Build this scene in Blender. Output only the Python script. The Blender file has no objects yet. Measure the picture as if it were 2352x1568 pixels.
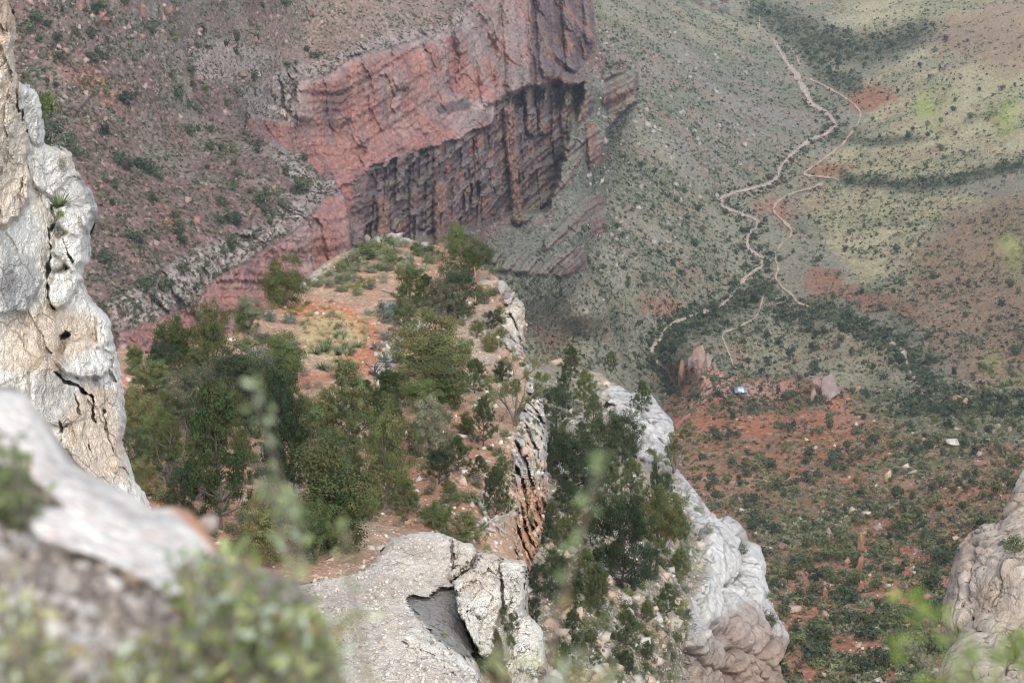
import bpy, math, random, time
import numpy as np
T0 = time.time()
F32 = np.float32
scn = bpy.context.scene
COL = scn.collection
rng = np.random.default_rng(7)
random.seed(7)
SKY_S, SUN_S, EXPO, HAZE = 0.15, 1.4, 1.2, 0.000035

# ------------------------------------------------------------------ camera
PITCH = math.radians(-24.8)
FOC = 85.0 / 36.0 * 2352.0
CP, SP = math.cos(PITCH), math.sin(PITCH)

def ray(px, py):
    """direction with world y component 1 for a point seen at (px, py) of a 2352 x 1568 sighting grid"""
    a = (np.asarray(px, dtype=np.float64) - 1176.0) / FOC
    b = (784.0 - np.asarray(py, dtype=np.float64)) / FOC
    x = a
    y = CP + b * (-SP)
    z = SP + b * CP
    return x / y, z / y

def at(px, py, Y):
    rx, rz = ray(px, py)
    return np.stack([rx * Y, np.broadcast_to(Y, np.shape(rx)) * 1.0, rz * Y], -1)

# ------------------------------------------------------------------ noise
_perm = np.random.default_rng(11).permutation(256).astype(np.int32)
_perm = np.concatenate([_perm, _perm, _perm])
_grad = np.random.default_rng(5).normal(size=(256, 3)); _grad /= np.linalg.norm(_grad, axis=1)[:, None]
_grad = _grad.astype(F32)

def perlin(x, y, z):
    x = np.asarray(x, dtype=np.float64); y = np.asarray(y, dtype=np.float64); z = np.asarray(z, dtype=np.float64)
    xi = np.floor(x); yi = np.floor(y); zi = np.floor(z)
    fx = (x - xi).astype(F32); fy = (y - yi).astype(F32); fz = (z - zi).astype(F32)
    xi = xi.astype(np.int64) & 255; yi = yi.astype(np.int64) & 255; zi = zi.astype(np.int64) & 255
    u = fx * fx * fx * (fx * (fx * 6 - 15) + 10); v = fy * fy * fy * (fy * (fy * 6 - 15) + 10); w = fz * fz * fz * (fz * (fz * 6 - 15) + 10)
    out = 0
    A0 = _perm[xi]; A1 = _perm[xi + 1]
    def corner(A, dx, dy, dz):
        g = _grad[_perm[_perm[A + yi + dy] + zi + dz]]
        return g[..., 0] * (fx - dx) + g[..., 1] * (fy - dy) + g[..., 2] * (fz - dz)
    def lx(dy, dz):
        a = corner(A0, 0, dy, dz); b = corner(A1, 1, dy, dz)
        return a + u * (b - a)
    a = lx(0, 0); a = a + v * (lx(1, 0) - a)
    b = lx(0, 1); b = b + v * (lx(1, 1) - b)
    return (a + w * (b - a)) * 1.6

def fbm(P, s, o=4, g=0.5, ax=(1, 1, 1), off=0.0):
    t = 0; amp = 1.0; n = 0
    for k in range(o):
        f = s * 2.03 ** k
        t = t + amp * perlin(P[..., 0] * f * ax[0] + off + 17.3 * k, P[..., 1] * f * ax[1] + 9.1 * k, P[..., 2] * f * ax[2] + off * .7)
        n += amp; amp *= g
    return t / n

def ridged(P, s, o=4, g=0.5, ax=(1, 1, 1), off=0.0):
    t = 0; amp = 1.0; n = 0
    for k in range(o):
        f = s * 2.03 ** k
        t = t + amp * (1 - 2 * np.abs(perlin(P[..., 0] * f * ax[0] + off + 7.3 * k, P[..., 1] * f * ax[1] + 3.1 * k, P[..., 2] * f * ax[2] + off * .7)))
        n += amp; amp *= g
    return t / n

def voronoi(P, s, ax=(1, 1, 1), off=0.0):
    """F1, F2 and a random value per cell"""
    p = np.stack([P[..., 0] * s * ax[0] + off, P[..., 1] * s * ax[1], P[..., 2] * s * ax[2]], -1)
    c = np.floor(p); f = (p - c).astype(F32); ci = c.astype(np.int64) & 255
    F1 = np.full(p.shape[:-1], 9.0, F32); F2 = F1.copy(); ID = np.zeros_like(F1)
    jx = np.random.default_rng(3).random((256, 3)).astype(F32)
    for dx in (-1, 0, 1):
        for dy in (-1, 0, 1):
            for dz in (-1, 0, 1):
                h = _perm[_perm[_perm[(ci[..., 0] + dx) & 255] + ((ci[..., 1] + dy) & 255)] + ((ci[..., 2] + dz) & 255)]
                j = jx[h]
                d = np.sqrt((dx + j[..., 0] - f[..., 0]) ** 2 + (dy + j[..., 1] - f[..., 1]) ** 2 + (dz + j[..., 2] - f[..., 2]) ** 2)
                m = d < F1
                F2 = np.where(m, F1, np.minimum(F2, d)); ID = np.where(m, h / 255.0, ID); F1 = np.where(m, d, F1)
    return F1, F2, ID

def sst(a, b, x):
    t = np.clip((x - a) / (b - a), 0, 1)
    return t * t * (3 - 2 * t)

def rbf(pts, X, Y, smooth=0.0):
    pts = np.array(pts, dtype=np.float64)
    c = pts[:, :2]; v = np.log(pts[:, 2]); n = len(c)
    K = -np.sqrt(((c[:, None] - c[None]) ** 2).sum(-1) + 20.0 ** 2)
    A = np.zeros((n + 3, n + 3)); A[:n, :n] = K - np.eye(n) * smooth
    A[:n, n] = 1; A[:n, n + 1:] = c / 1000; A[n, :n] = 1; A[n + 1:, :n] = (c / 1000).T
    w = np.linalg.solve(A, np.concatenate([v, np.zeros(3)]))
    X = np.asarray(X, dtype=F32); Y = np.asarray(Y, dtype=F32)
    out = w[n] + w[n + 1] * X / 1000 + w[n + 2] * Y / 1000
    for i in range(n):
        out = out - F32(w[i]) * np.sqrt((X - F32(c[i, 0])) ** 2 + (Y - F32(c[i, 1])) ** 2 + 400)
    return np.exp(out)

def inside(poly, X, Y):
    r = np.zeros(X.shape, bool); n = len(poly)
    for i in range(n):
        x0, y0 = poly[i]; x1, y1 = poly[(i + 1) % n]
        if y0 == y1: continue
        c = ((y0 > Y) != (y1 > Y)) & (X < (x1 - x0) * (Y - y0) / (y1 - y0) + x0)
        r ^= c
    return r

def dline(pts, X, Y, closed=False):
    d = np.full(X.shape, 1e9, F32); n = len(pts)
    for i in range(n if closed else n - 1):
        x0, y0 = pts[i][:2]; x1, y1 = pts[(i + 1) % n][:2]
        dx, dy = x1 - x0, y1 - y0
        t = np.clip(((X - x0) * dx + (Y - y0) * dy) / (dx * dx + dy * dy + 1e-9), 0, 1)
        d = np.minimum(d, (X - x0 - t * dx) ** 2 + (Y - y0 - t * dy) ** 2)
    return np.sqrt(d)

def smask(poly, X, Y, soft):
    """soft polygon mask, only worked out near the polygon"""
    xs = [p[0] for p in poly]; ys = [p[1] for p in poly]
    out = np.zeros(X.shape, F32)
    sel = (X > min(xs) - soft) & (X < max(xs) + soft) & (Y > min(ys) - soft) & (Y < max(ys) + soft)
    if not sel.any(): return out
    x = X[sel]; y = Y[sel]
    d = dline(poly, x, y, True); ins = inside(poly, x, y)
    out[sel] = sst(-soft, soft, np.where(ins, d, -d))
    return out

def smline(pts, X, Y, w, soft):
    xs = [p[0] for p in pts]; ys = [p[1] for p in pts]; out = np.zeros(X.shape, F32); m = w + soft
    sel = (X > min(xs) - m) & (X < max(xs) + m) & (Y > min(ys) - m) & (Y < max(ys) + m)
    if not sel.any(): return out
    out[sel] = 1 - sst(w, w + soft, dline(pts, X[sel], Y[sel]))
    return out

def mixc(C, col, m):
    m = np.clip(m, 0, 1)[..., None]
    return C * (1 - m) + np.array(col, F32) * m

# ------------------------------------------------------------------ mesh helpers
def mesh(name, V, F, mat, col=None, smooth=True):
    """V (n,3); F (m,4) or (m,3) index array"""
    V = np.ascontiguousarray(V, dtype=F32).reshape(-1, 3); F = np.ascontiguousarray(F, dtype=np.int32); k = F.shape[1]
    me = bpy.data.meshes.new(name)
    me.vertices.add(len(V)); me.vertices.foreach_set('co', V.ravel())
    me.loops.add(F.size); me.loops.foreach_set('vertex_index', F.ravel())
    me.polygons.add(len(F)); me.polygons.foreach_set('loop_start', np.arange(0, F.size, k, dtype=np.int32))
    me.polygons.foreach_set('loop_total', np.full(len(F), k, np.int32))
    if smooth: me.polygons.foreach_set('use_smooth', np.ones(len(F), bool))
    if col is not None:
        a = me.attributes.new('Col', 'FLOAT_COLOR', 'POINT')
        c = np.ones((len(V), 4), F32); c[:, :3] = np.asarray(col).reshape(-1, 3)
        a.data.foreach_set('color', c.ravel())
    me.update(calc_edges=True)
    if mat: me.materials.append(mat)
    return me

def link(name, me, parent=None, loc=None):
    o = bpy.data.objects.new(name, me); COL.objects.link(o)
    if parent: o.parent = parent
    if loc is not None: o.location = [float(v) for v in loc]
    return o

def tag(o, label=None, cat=None, group=None, kind=None):
    if label: o['label'] = label
    if cat: o['category'] = cat
    if group: o['group'] = group
    if kind: o['kind'] = kind
    return o

def normals(P):
    """normals of a grid of points (rows, cols, 3)"""
    du = np.gradient(P, axis=1); dv = np.gradient(P, axis=0)
    n = np.cross(dv, du); n /= np.linalg.norm(n, axis=-1)[..., None] + 1e-9
    s = np.sign((n * -P).sum(-1))[..., None]
    return n * np.where(s == 0, 1, s)

def grid_faces(idx, keep):
    """quads of a vertex-index grid where keep (rows-1, cols-1)"""
    q = np.stack([idx[:-1, :-1], idx[1:, :-1], idx[1:, 1:], idx[:-1, 1:]], -1)
    return q[keep]

class Sheet:
    """a stretch of ground worked out on a grid of sight lines"""
    def __init__(s, x0, x1, y0, y1, step):
        s.x0, s.y0, s.st = x0, y0, step
        s.gx = np.arange(x0, x1 + step, step, dtype=np.float64); s.gy = np.arange(y0, y1 + step, step, dtype=np.float64)
        s.X, s.Y = np.meshgrid(s.gx, s.gy); s.Xf = s.X.astype(F32); s.Yf = s.Y.astype(F32)
        s.P = None
    def lift(s, D):
        s.D = D; s.P = at(s.X, s.Y, D)
    def look(s, px, py, A=None):
        A = s.P if A is None else A
        px = np.asarray(px, dtype=np.float64); py = np.asarray(py, dtype=np.float64)
        i = np.clip((px - s.x0) / s.st, 0, len(s.gx) - 1.001); j = np.clip((py - s.y0) / s.st, 0, len(s.gy) - 1.001)
        i0 = i.astype(int); j0 = j.astype(int); fi = (i - i0); fj = (j - j0)
        if A.ndim == 3: fi = fi[..., None]; fj = fj[..., None]
        return (A[j0, i0] * (1 - fi) + A[j0, i0 + 1] * fi) * (1 - fj) + (A[j0 + 1, i0] * (1 - fi) + A[j0 + 1, i0 + 1] * fi) * fj
    def build(s, name, mat, C, keep=None, skirt=None, inx=0.0):
        nr, nc = s.X.shape
        idx = np.arange(nr * nc, dtype=np.int64).reshape(nr, nc)
        if keep is None: keep = np.ones((nr - 1, nc - 1), bool)
        q = grid_faces(idx, keep); V = s.P.reshape(-1, 3); Cc = C.reshape(-1, 3)
        if skirt:
            # boundary edges of the kept faces run back and down behind the visible face
            k = np.zeros((nr + 1, nc + 1), bool); k[1:nr, 1:nc] = keep
            edges = []
            a = k[1:, :][:, 1:nc] ; b = k[:-1, :][:, 1:nc]
            jj, ii = np.nonzero(a != b)     # horizontal edges at row jj, between col ii and ii+1
            fl = a[jj, ii]
            e = np.stack([idx[jj, ii], idx[jj, ii + 1]], -1); e[~fl] = e[~fl][:, ::-1]; edges.append(e)
            a = k[1:nr, :][:, 1:]; b = k[1:nr, :][:, :-1]
            jj, ii = np.nonzero(a != b)
            fl = a[jj, ii]
            e = np.stack([idx[jj + 1, ii], idx[jj, ii]], -1); e[~fl] = e[~fl][:, ::-1]; edges.append(e)
            E = np.concatenate(edges)
            bv = np.unique(E); mp = {int(v): i for i, v in enumerate(bv)}
            loc = np.vectorize(mp.get)(E)
            rings = [bv]; base = len(V)
            VV = [V]; CC = [Cc]; B = V[bv]
            for r, (d, dz) in enumerate(skirt):
                nz = fbm(B, 1.0 / (abs(d) * 2 + .1), 2, off=r * 3.1)[:, None]
                VV.append(B * (1 + d / B[:, 1:2]) + np.array([inx * (dz + .2 * d), 0, -dz * .6]) * (1 + .3 * nz)); CC.append(Cc[bv])
                rings.append(np.arange(len(bv)) + base); base += len(bv)
            V = np.concatenate(VV); Cc = np.concatenate(CC)
            fs = [q]
            for r in range(len(rings) - 1):
                A, Bn = rings[r], rings[r + 1]
                fs.append(np.stack([A[loc[:, 1]], A[loc[:, 0]], Bn[loc[:, 0]], Bn[loc[:, 1]]], -1))
            q = np.concatenate(fs)
        used = np.unique(q); rm = np.zeros(len(V), np.int64); rm[used] = np.arange(len(used))
        me = mesh(name, V[used], rm[q], mat, Cc[used])
        return link(name, me)

# ------------------------------------------------------------------ materials
def new_mat(name):
    m = bpy.data.materials.new(name); m.use_nodes = True
    n = m.node_tree.nodes; l = m.node_tree.links; b = n['Principled BSDF']
    b.inputs['Roughness'].default_value = .95; b.inputs['Specular IOR Level'].default_value = .15
    return m, n, l, b

def ground_mat(name, s1, s2, var=.35, bump=.5, dist=1.0, crack=0, crack_s=1.0, gravel=0, gravel_s=10, attr=True, base=(.3, .3, .3), spots=None):
    m, n, l, b = new_mat(name)
    tc = n.new('ShaderNodeTexCoord')
    if attr:
        a = n.new('ShaderNodeAttribute'); a.attribute_name = 'Col'; c = a.outputs['Color']
    else:
        a = n.new('ShaderNodeRGB'); a.outputs[0].default_value = (*base, 1); c = a.outputs[0]
    def noise(sc, det, rough=.6):
        t = n.new('ShaderNodeTexNoise'); t.inputs['Scale'].default_value = sc; t.inputs['Detail'].default_value = det
        t.inputs['Roughness'].default_value = rough; l.new(tc.outputs['Object'], t.inputs['Vector']); return t.outputs['Fac']
    def mrange(v, a0, a1, b0, b1):
        t = n.new('ShaderNodeMapRange'); l.new(v, t.inputs[0])
        for i, k in enumerate((a0, a1, b0, b1)): t.inputs[i + 1].default_value = k
        return t.outputs[0]
    def mul(c, f):
        t = n.new('ShaderNodeVectorMath'); t.operation = 'SCALE'; l.new(c, t.inputs[0]); l.new(f, t.inputs['Scale']); return t.outputs[0]
    n1 = noise(s1, 5); n2 = noise(s2, 6, .7)
    c = mul(c, mrange(n1, .3, .7, 1 - var * .6, 1 + var * .6)); c = mul(c, mrange(n2, .3, .7, 1 - var, 1 + var))
    height = n2
    if gravel:
        v = n.new('ShaderNodeTexVoronoi'); v.inputs['Scale'].default_value = gravel_s; l.new(tc.outputs['Object'], v.inputs['Vector'])
        bw = n.new('ShaderNodeSeparateColor'); l.new(v.outputs['Color'], bw.inputs[0])
        c = mul(c, mrange(bw.outputs[0], 0, 1, 1 - gravel, 1 + gravel))
        ad = n.new('ShaderNodeMath'); ad.operation = 'SUBTRACT'; l.new(height, ad.inputs[0]); l.new(v.outputs['Distance'], ad.inputs[1]); height = ad.outputs[0]
    if crack:
        nz = n.new('ShaderNodeTexNoise'); nz.inputs['Scale'].default_value = crack_s * 1.3; l.new(tc.outputs['Object'], nz.inputs['Vector'])
        mx = n.new('ShaderNodeMix'); mx.data_type = 'VECTOR'; mx.inputs['Factor'].default_value = .35
        l.new(tc.outputs['Object'], mx.inputs[4]); l.new(nz.outputs['Color'], mx.inputs[5])
        v = n.new('ShaderNodeTexVoronoi'); v.feature = 'DISTANCE_TO_EDGE'; v.inputs['Scale'].default_value = crack_s; l.new(mx.outputs[1], v.inputs['Vector'])
        f = mrange(v.outputs['Distance'], 0, .03, 0, 1)
        ff = mrange(noise(crack_s * .8, 2), .45, .6, 0, 1)      # cracks come and go
        mm = n.new('ShaderNodeMath'); mm.operation = 'MAXIMUM'; l.new(f, mm.inputs[0]); l.new(ff, mm.inputs[1])
        c = mul(c, mrange(mm.outputs[0], 0, 1, 1 - crack, 1))
        ad = n.new('ShaderNodeMath'); ad.operation = 'MULTIPLY_ADD'; l.new(mm.outputs[0], ad.inputs[0]); ad.inputs[1].default_value = .5; l.new(height, ad.inputs[2]); height = ad.outputs[0]
    l.new(c, b.inputs['Base Color'])
    bp = n.new('ShaderNodeBump'); bp.inputs['Strength'].default_value = bump; bp.inputs['Distance'].default_value = dist
    l.new(height, bp.inputs['Height']); l.new(bp.outputs[0], b.inputs['Normal'])
    return m

def leaf_mat(name, col=None, var=.35, trans=.25):
    m, n, l, b = new_mat(name)
    a = n.new('ShaderNodeAttribute'); a.attribute_name = 'Col'; c = a.outputs['Color']
    oi = n.new('ShaderNodeObjectInfo'); mr = n.new('ShaderNodeMapRange'); l.new(oi.outputs['Random'], mr.inputs[0])
    mr.inputs[3].default_value = 1 - var * .5; mr.inputs[4].default_value = 1 + var * .5
    t = n.new('ShaderNodeVectorMath'); t.operation = 'SCALE'; l.new(c, t.inputs[0]); l.new(mr.outputs[0], t.inputs['Scale'])
    hs = n.new('ShaderNodeHueSaturation'); l.new(t.outputs[0], hs.inputs['Color'])
    mh = n.new('ShaderNodeMath'); mh.operation = 'MULTIPLY_ADD'; l.new(oi.outputs['Random'], mh.inputs[0]); mh.inputs[1].default_value = -.05; mh.inputs[2].default_value = .525
    l.new(mh.outputs[0], hs.inputs['Hue']); l.new(hs.outputs[0], b.inputs['Base Color'])
    b.inputs['Roughness'].default_value = .7
    tr = n.new('ShaderNodeBsdfTranslucent'); l.new(hs.outputs[0], tr.inputs['Color'])
    mx = n.new('ShaderNodeMixShader'); mx.inputs[0].default_value = trans
    l.new(b.outputs[0], mx.inputs[1]); l.new(tr.outputs[0], mx.inputs[2]); l.new(mx.outputs[0], n['Material Output'].inputs[0])
    return m

M_far = ground_mat('far_slope', .12, .45, .28, .6, 2.5)
M_cliff = ground_mat('red_cliff', .03, .3, .25, .7, 2.5, crack=.12, crack_s=.08)
M_ridge = ground_mat('ridge_soil', .7, 6, .3, .5, .05, gravel=.3, gravel_s=11)
M_lime = ground_mat('limestone', .6, 9, .20, .8, .07, crack=.5, crack_s=1.5, gravel=.12, gravel_s=26)
M_far2 = ground_mat('stony_slope', .4, 2.2, .35, .5, .15, gravel=.2, gravel_s=6)
M_lime_far = ground_mat('pale_limestone', .2, 2.0, .22, .9, .5, crack=.4, crack_s=.3)
M_fore = ground_mat('near_rock', 3, 30, .3, .6, .02, gravel=.2, gravel_s=40)
M_stone = ground_mat('loose_stone', .8, 5, .25, .4, .1)
M_boulder = ground_mat('boulder', .3, 1.2, .3, .8, .6)
M_path = ground_mat('path_dust', .3, 1.5, .15, .3, .3)
M_leaf = leaf_mat('foliage', var=.75, trans=.12)
M_near_leaf = leaf_mat('near_foliage', trans=.4, var=.2)
M_bark = ground_mat('bark', 3, 20, .3, .6, .03)

print('setup', time.time() - T0)
# ================================================================== far canyon: slopes, red cliff, valley
S = Sheet(-160, 2520, -160, 1660, 2.0)
X, Y = S.Xf, S.Yf
LEFT = [(-150,-160,1130),(-150,50,1060),(-150,300,960),(-150,700,830),(-150,1100,760),(-150,1600,420),(300,-160,1210),(300,50,1150),(300,300,1050),
        (300,500,960),(300,700,885),(100,600,890),(500,-160,1430),(500,0,1360),(400,150,1180),(500,200,1230),(450,320,1150)]
FRONT = LEFT + [(530,235,1240),(560,300,1195),(620,320,1180),(700,360,1160),(740,410,1130),(762,402,1126),(792,450,1105),(808,540,1080),(802,600,1072),
        (700,510,1040),(600,580,1000),(500,620,968),(430,700,930),(270,740,880),(600,700,985),(500,770,940),(330,815,872),(700,620,1030),(600,400,1090),(600,480,1040),
        (450,500,990),(400,900,850),(0,1000,800),(500,1200,640),(0,1500,450),(800,800,900),(900,1500,430)]
MID = LEFT + [(530,235,1240),(600,-160,1600),(600,0,1500),(600,100,1440),(560,270,1300),(620,275,1440),(680,272,1475),(600,230,1410),(690,100,1570),(690,190,1505),(760,170,1535),
        (820,132,1560),(880,115,1600),(960,90,1650),(1060,60,1720),(900,0,1690),(900,-160,1800),(1060,-60,1830),(700,280,1492),(700,360,1483),(740,420,1470),(800,540,1462),
        (850,390,1505),(850,440,1485),(850,560,1470),(1000,340,1580),(1000,390,1562),(1000,480,1535),(1000,545,1515),(930,470,1500),(930,300,1590),(930,200,1597),(1050,200,1690),(1130,285,1660),(1140,240,1700),
        (1050,450,1575),(1100,400,1620),(1100,520,1545),(1130,100,1765),(1200,0,1840),(1200,-160,1960),(1200,200,1730),(1205,350,1690),(1200,450,1625),(1190,520,1560),(1200,600,1470),(1080,600,1440),(1355,-160,2000),(1355,0,1955),
        (1365,100,1905),(1330,165,1855),(1330,190,1800),(1330,300,1780),(1400,150,1900),(1460,160,1935),(1460,230,1905),(1400,262,1880),(1400,300,1830),(1350,380,1740),(1350,500,1640),(1350,620,1550),(1240,640,1470),
        (1200,700,1420),(1100,680,1400),(900,620,1400),(1280,300,1760),(1250,400,1660),(1300,780,1540),(1350,720,1530),(1250,950,1250),(1150,760,1400),(1000,800,1250),(1420,600,1700),(1420,450,1900)]
FARP = [(1380,0,2650),(1380,-160,3300),(1600,0,3150),(1710,10,3250),(2000,0,3200),(2352,0,2900),(2520,0,2800),(1700,-160,3900),(2500,-160,3400),(1480,140,2440),(1700,150,2800),(1850,180,2780),
        (2100,150,2700),(2352,150,2500),(1480,250,2260),(1750,300,2450),(1900,300,2500),(2100,300,2400),(2352,300,2250),(1400,330,2060),(1420,450,1900),(1560,420,2080),(1700,450,2230),(1850,420,2300),(2100,450,2150),
        (2352,450,2000),(1420,600,1700),(1600,600,1880),(1740,620,1960),(1850,640,1920),(2100,600,1900),(2352,600,1780),(1300,780,1540),(1200,720,1460),(1500,780,1680),(1640,700,1850),(1750,740,1800),(1900,750,1740),
        (2100,750,1650),(2352,750,1550),(1500,860,1640),(1540,890,1610),(1600,850,1470),(1640,880,1440),(1700,900,1410),(1860,885,1420),(1750,845,1600),(1850,840,1610),(2000,850,1560),(2100,880,1480),(2352,880,1400),
        (1570,950,1330),(1800,950,1320),(2100,950,1300),(2352,950,1230),(1600,1050,1130),(1900,1050,1120),(2352,1050,1030),(1600,1200,850),(1950,1200,860),(2352,1200,780),(1700,1400,640),(2352,1400,600),
        (1700,1568,500),(2352,1568,480),(1900,1660,430),(1250,950,1250),(1200,1300,700),(1200,1600,440),(1900,800,1690),(1350,720,1530),(1000,800,1250)]
Dm = rbf([p for p in MID], X, Y); Dr = rbf(FARP, X, Y); Df = rbf(FRONT, X, Y)
P0 = at(S.X, S.Y, 1500.0)
wob = fbm(P0, 1 / 40.0, 4); wob2 = fbm(P0, 1 / 40.0, 4, off=50)
Xw = X + wob * 22; Yw = Y + wob2 * 22          # rough edges
edge_mid = [(1356,-400),(1358,0),(1367,60),(1378,100),(1400,150),(1430,138),(1465,165),(1462,232),(1425,262),(1392,300),(1390,380),(1385,480),(1355,620),(1290,720),(1100,760),(600,900),(-400,900),(-400,-400)]
edge_front = [(-400,-400),(430,-400),(480,100),(528,232),(560,296),(622,318),(660,345),(700,357),(735,408),(748,398),(764,404),(776,432),(793,450),(800,490),(809,540),(803,600),(800,900),(1000,1100),(1000,1800),(-400,1800)]
rough = fbm(P0, 1 / 12.0, 4) * 8
smooth_low = sst(330, 480, Y)
m_mid = smask(edge_mid, X + rough * .6, Y + rough * .6, 1.5)
low = sst(300, 520, Y)[...]
m_mid_soft = smask(edge_mid, Xw, Yw, 60)
m_mid = m_mid * (1 - low) + m_mid_soft * low
m_fr = smask(edge_front, X + rough * .5, Y + rough * .5, 1.2)
m_fs = smask(edge_front, X, Y, 60); t = sst(200, 300, Y); m_fr = m_fr * t + m_fs * (1 - t)
Dd = Dr * (1 - m_mid) + Dm * m_mid
Dd = Dd * (1 - m_fr) + Df * m_fr
left = np.clip(m_fr + m_mid, 0, 1)

# --- where the rock stands as cliffs
red_face = [(575,262),(600,270),(660,275),(690,188),(760,168),(822,130),(884,114),(960,90),(1060,60),(1080,-60),(1140,-80),(1150,120),(1142,240),(1135,285),(1000,335),(850,385),(838,560),(640,560),(560,320)]
up_face = [(1068,0),(1215,-60),(1225,120),(1210,215),(1140,240),(1140,100)]
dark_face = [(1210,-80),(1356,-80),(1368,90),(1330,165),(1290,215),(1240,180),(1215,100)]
ledges = [(845,385),(1000,330),(1140,235),(1250,190),(1330,190),(1300,300),(1290,400),(1240,480),(1000,560),(820,580),(835,450)]
spur = [(1385,160),(1462,160),(1462,235),(1400,265),(1380,235)]
spur2 = [(1340,290),(1378,290),(1385,380),(1350,375)]
low_led = [(1130,570),(1250,590),(1345,560),(1350,620),(1290,640),(1130,620)]
more_led = [[(1190,470),(1250,440),(1300,380),(1330,300),(1345,330),(1320,410),(1270,480),(1200,520)],[(1240,540),(1330,470),(1375,440),(1378,480),(1320,540),(1250,580)],[(1350,460),(1385,440),(1382,540),(1352,545)],[(1285,190),(1330,180),(1362,230),(1345,290),(1300,300)],[(1385,268),(1425,245),(1450,262),(1420,290)],[(1290,330),(1345,300),(1352,340),(1300,372)]]
fr_face = [(810,560),(790,450),(745,455),(700,515),(600,585),(500,640),(430,715),(270,760),(270,840),(560,830),(820,600)]
gul = [(570,260),(620,280),(700,350),(640,340),(560,310)]
mk = lambda poly, s=6, w=.5: smask(poly, X + wob * 22 * w, Y + wob2 * 22 * w, s)
c_red, c_up, c_dark, c_led, c_sp, c_sp2, c_low, c_fr = [mk(p) for p in (red_face, up_face, dark_face, ledges, spur, spur2, low_led, fr_face)]
c_red = smask(red_face, X + rough * 1.1 + wob * 8, Y + rough * .9 + wob2 * 8, 2.5); c_led = smask(ledges, X + wob * 40 + rough * 1.6, Y + wob2 * 34 + rough * 1.2, 9); c_low = np.clip(c_low + sum(mk(p_, 5, .9) for p_ in more_led), 0, 1); c_fr = c_fr * m_fr; c_red = c_red * (1 - m_fr); c_led = np.clip(c_led - c_red, 0, 1) * (1 - m_fr)
cliff = np.clip(c_red + c_up + c_dark + c_led + c_sp + c_sp2 + c_low + c_fr, 0, 1) * left

# --- relief
P = at(S.X, S.Y, Dd)
hills = fbm(P, 1 / 260.0, 4) * .014
Pw = P + np.stack([fbm(P, 1 / 120.0, 3, off=41), fbm(P, 1 / 120.0, 3, off=43), 0 * X], -1) * 70
drain = ridged(Pw, 1 / 150.0, 4, g=.45, off=19)          # washes: high where water runs
valm = 1 - left
hills = hills + np.clip(drain, -.4, 1) * (.0042 + .008 * sst(980, 1150, Y) * sst(1550, 1700, X)) * valm
hills *= (1 - .7 * cliff)
Dd = Dd * (1 + hills)
Yref = np.interp(X, [780, 830, 1000, 1140, 1210, 1350, 1480], [1455, 1475, 1575, 1695, 1775, 1905, 1985])
rzr = ray(0 * S.X + 1176.0, S.Y)[1]
zref = (Yref * rzr).astype(F32)
q_ = (-565 - zref) / 17.0 + fbm(P0, 1 / 50.0, 3, off=8) * .7 + fbm(P0, 1 / 14.0, 3, off=28) * .35; nq = np.floor(q_); fq = q_ - nq
bs1, bs2, bsid = voronoi(np.stack([X / 26.0 + .3 * wob, nq * 7.3, 0 * X], -1), 1.0)
stair = nq + sst(.66, .98, fq) + (bsid - .5) * 1.6
Dst = Yref + 14 - 10.5 * stair
face_in = (1 - sst(.66, .98, fq))
Dd = Dd * (1 - c_led) + Dst * c_led
P = at(S.X, S.Y, Dd)
# vertical flutes, joints and strata of the cliffs (metres towards the eye)
fl = ridged(P, 1 / 34.0, 4, ax=(1, 1, .16)); Pv = P + (np.stack([fbm(P, 1 / 22.0, 3, off=61), fbm(P, 1 / 22.0, 3, off=71), fbm(P, 1 / 22.0, 3, off=81)], -1) * 14)
bl1, bl2, bid = voronoi(Pv, 1 / 24.0, ax=(1, 1, .32))
zz = zref + fbm(P, 1 / 60.0, 2) * 2.5
st = np.interp((zz * .046) % 1.0, [0, .12, .6, .68, 1], [0, .95, 1, .1, 0]); st2 = np.interp((zz * .17) % 1.0, [0, .2, .6, .75, 1], [0, 1, .8, 0, 0])
rough_face = np.clip(c_led + c_dark + .8 * c_sp + c_sp2 + c_low + .35 * c_up, 0, 1)
off = cliff * (fl * 2.6 + fbm(P, 1 / 9.0, 4) * 2.0) + cliff * rough_face * (fl * 4 + (bid - .5) * 7 + st2 * 2.0 * (1 - c_dark)) + (c_sp + c_sp2 + c_low) * st * 10 + (c_dark + c_up * .6) * ridged(P, 1 / 50.0, 3, ax=(1, 1, .06), off=77) * 16 + (c_red + c_fr) * (st2 * .8 + fl * 4.6 + (bid - .5) * 6 + st * 3.4 + ridged(P, 1 / 75.0, 2, ax=(1, 1, .10), off=33) * 15)
dk = sst(.04, .0, (bl2 - bl1)) * np.clip(cliff - c_red - c_fr, 0, 1) * (1.0 + 1.5 * np.clip(c_led + c_dark, 0, 1))
off -= dk + c_led * sst(.10, 0, bs2 - bs1) * 5 * face_in
cols = [((1170,255,1190,500),16,26),((880,465,880,560),15,13),((1012,430,1012,560),17,18),((1358,290,1362,380),12,14),((1300,180,1305,330),16,22),((1045,30,1060,110),16,10),((700,190,700,260),22,10),((1240,130,1250,300),14,14),((1105,100,1120,230),16,9),((1238,-60,1258,165),17,20),((1296,-60,1316,150),16,22),((1345,-40,1354,92),11,14),((1168,-60,1180,200),18,10),((1210,180,1222,300),14,14),((950,440,952,545),11,10),((1100,320,1105,420),14,12),((915,110,925,190),20,7)]
for (a0, b0, a1, b1), w, h in cols:
    d = dline([(a0, b0), (a1, b1)], X + rough * .6, Y) 
    off += np.sqrt(np.clip(1 - (d / w) ** 2, 0, 1)) * h * (1 - m_fr)
Dd = Dd - off
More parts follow.
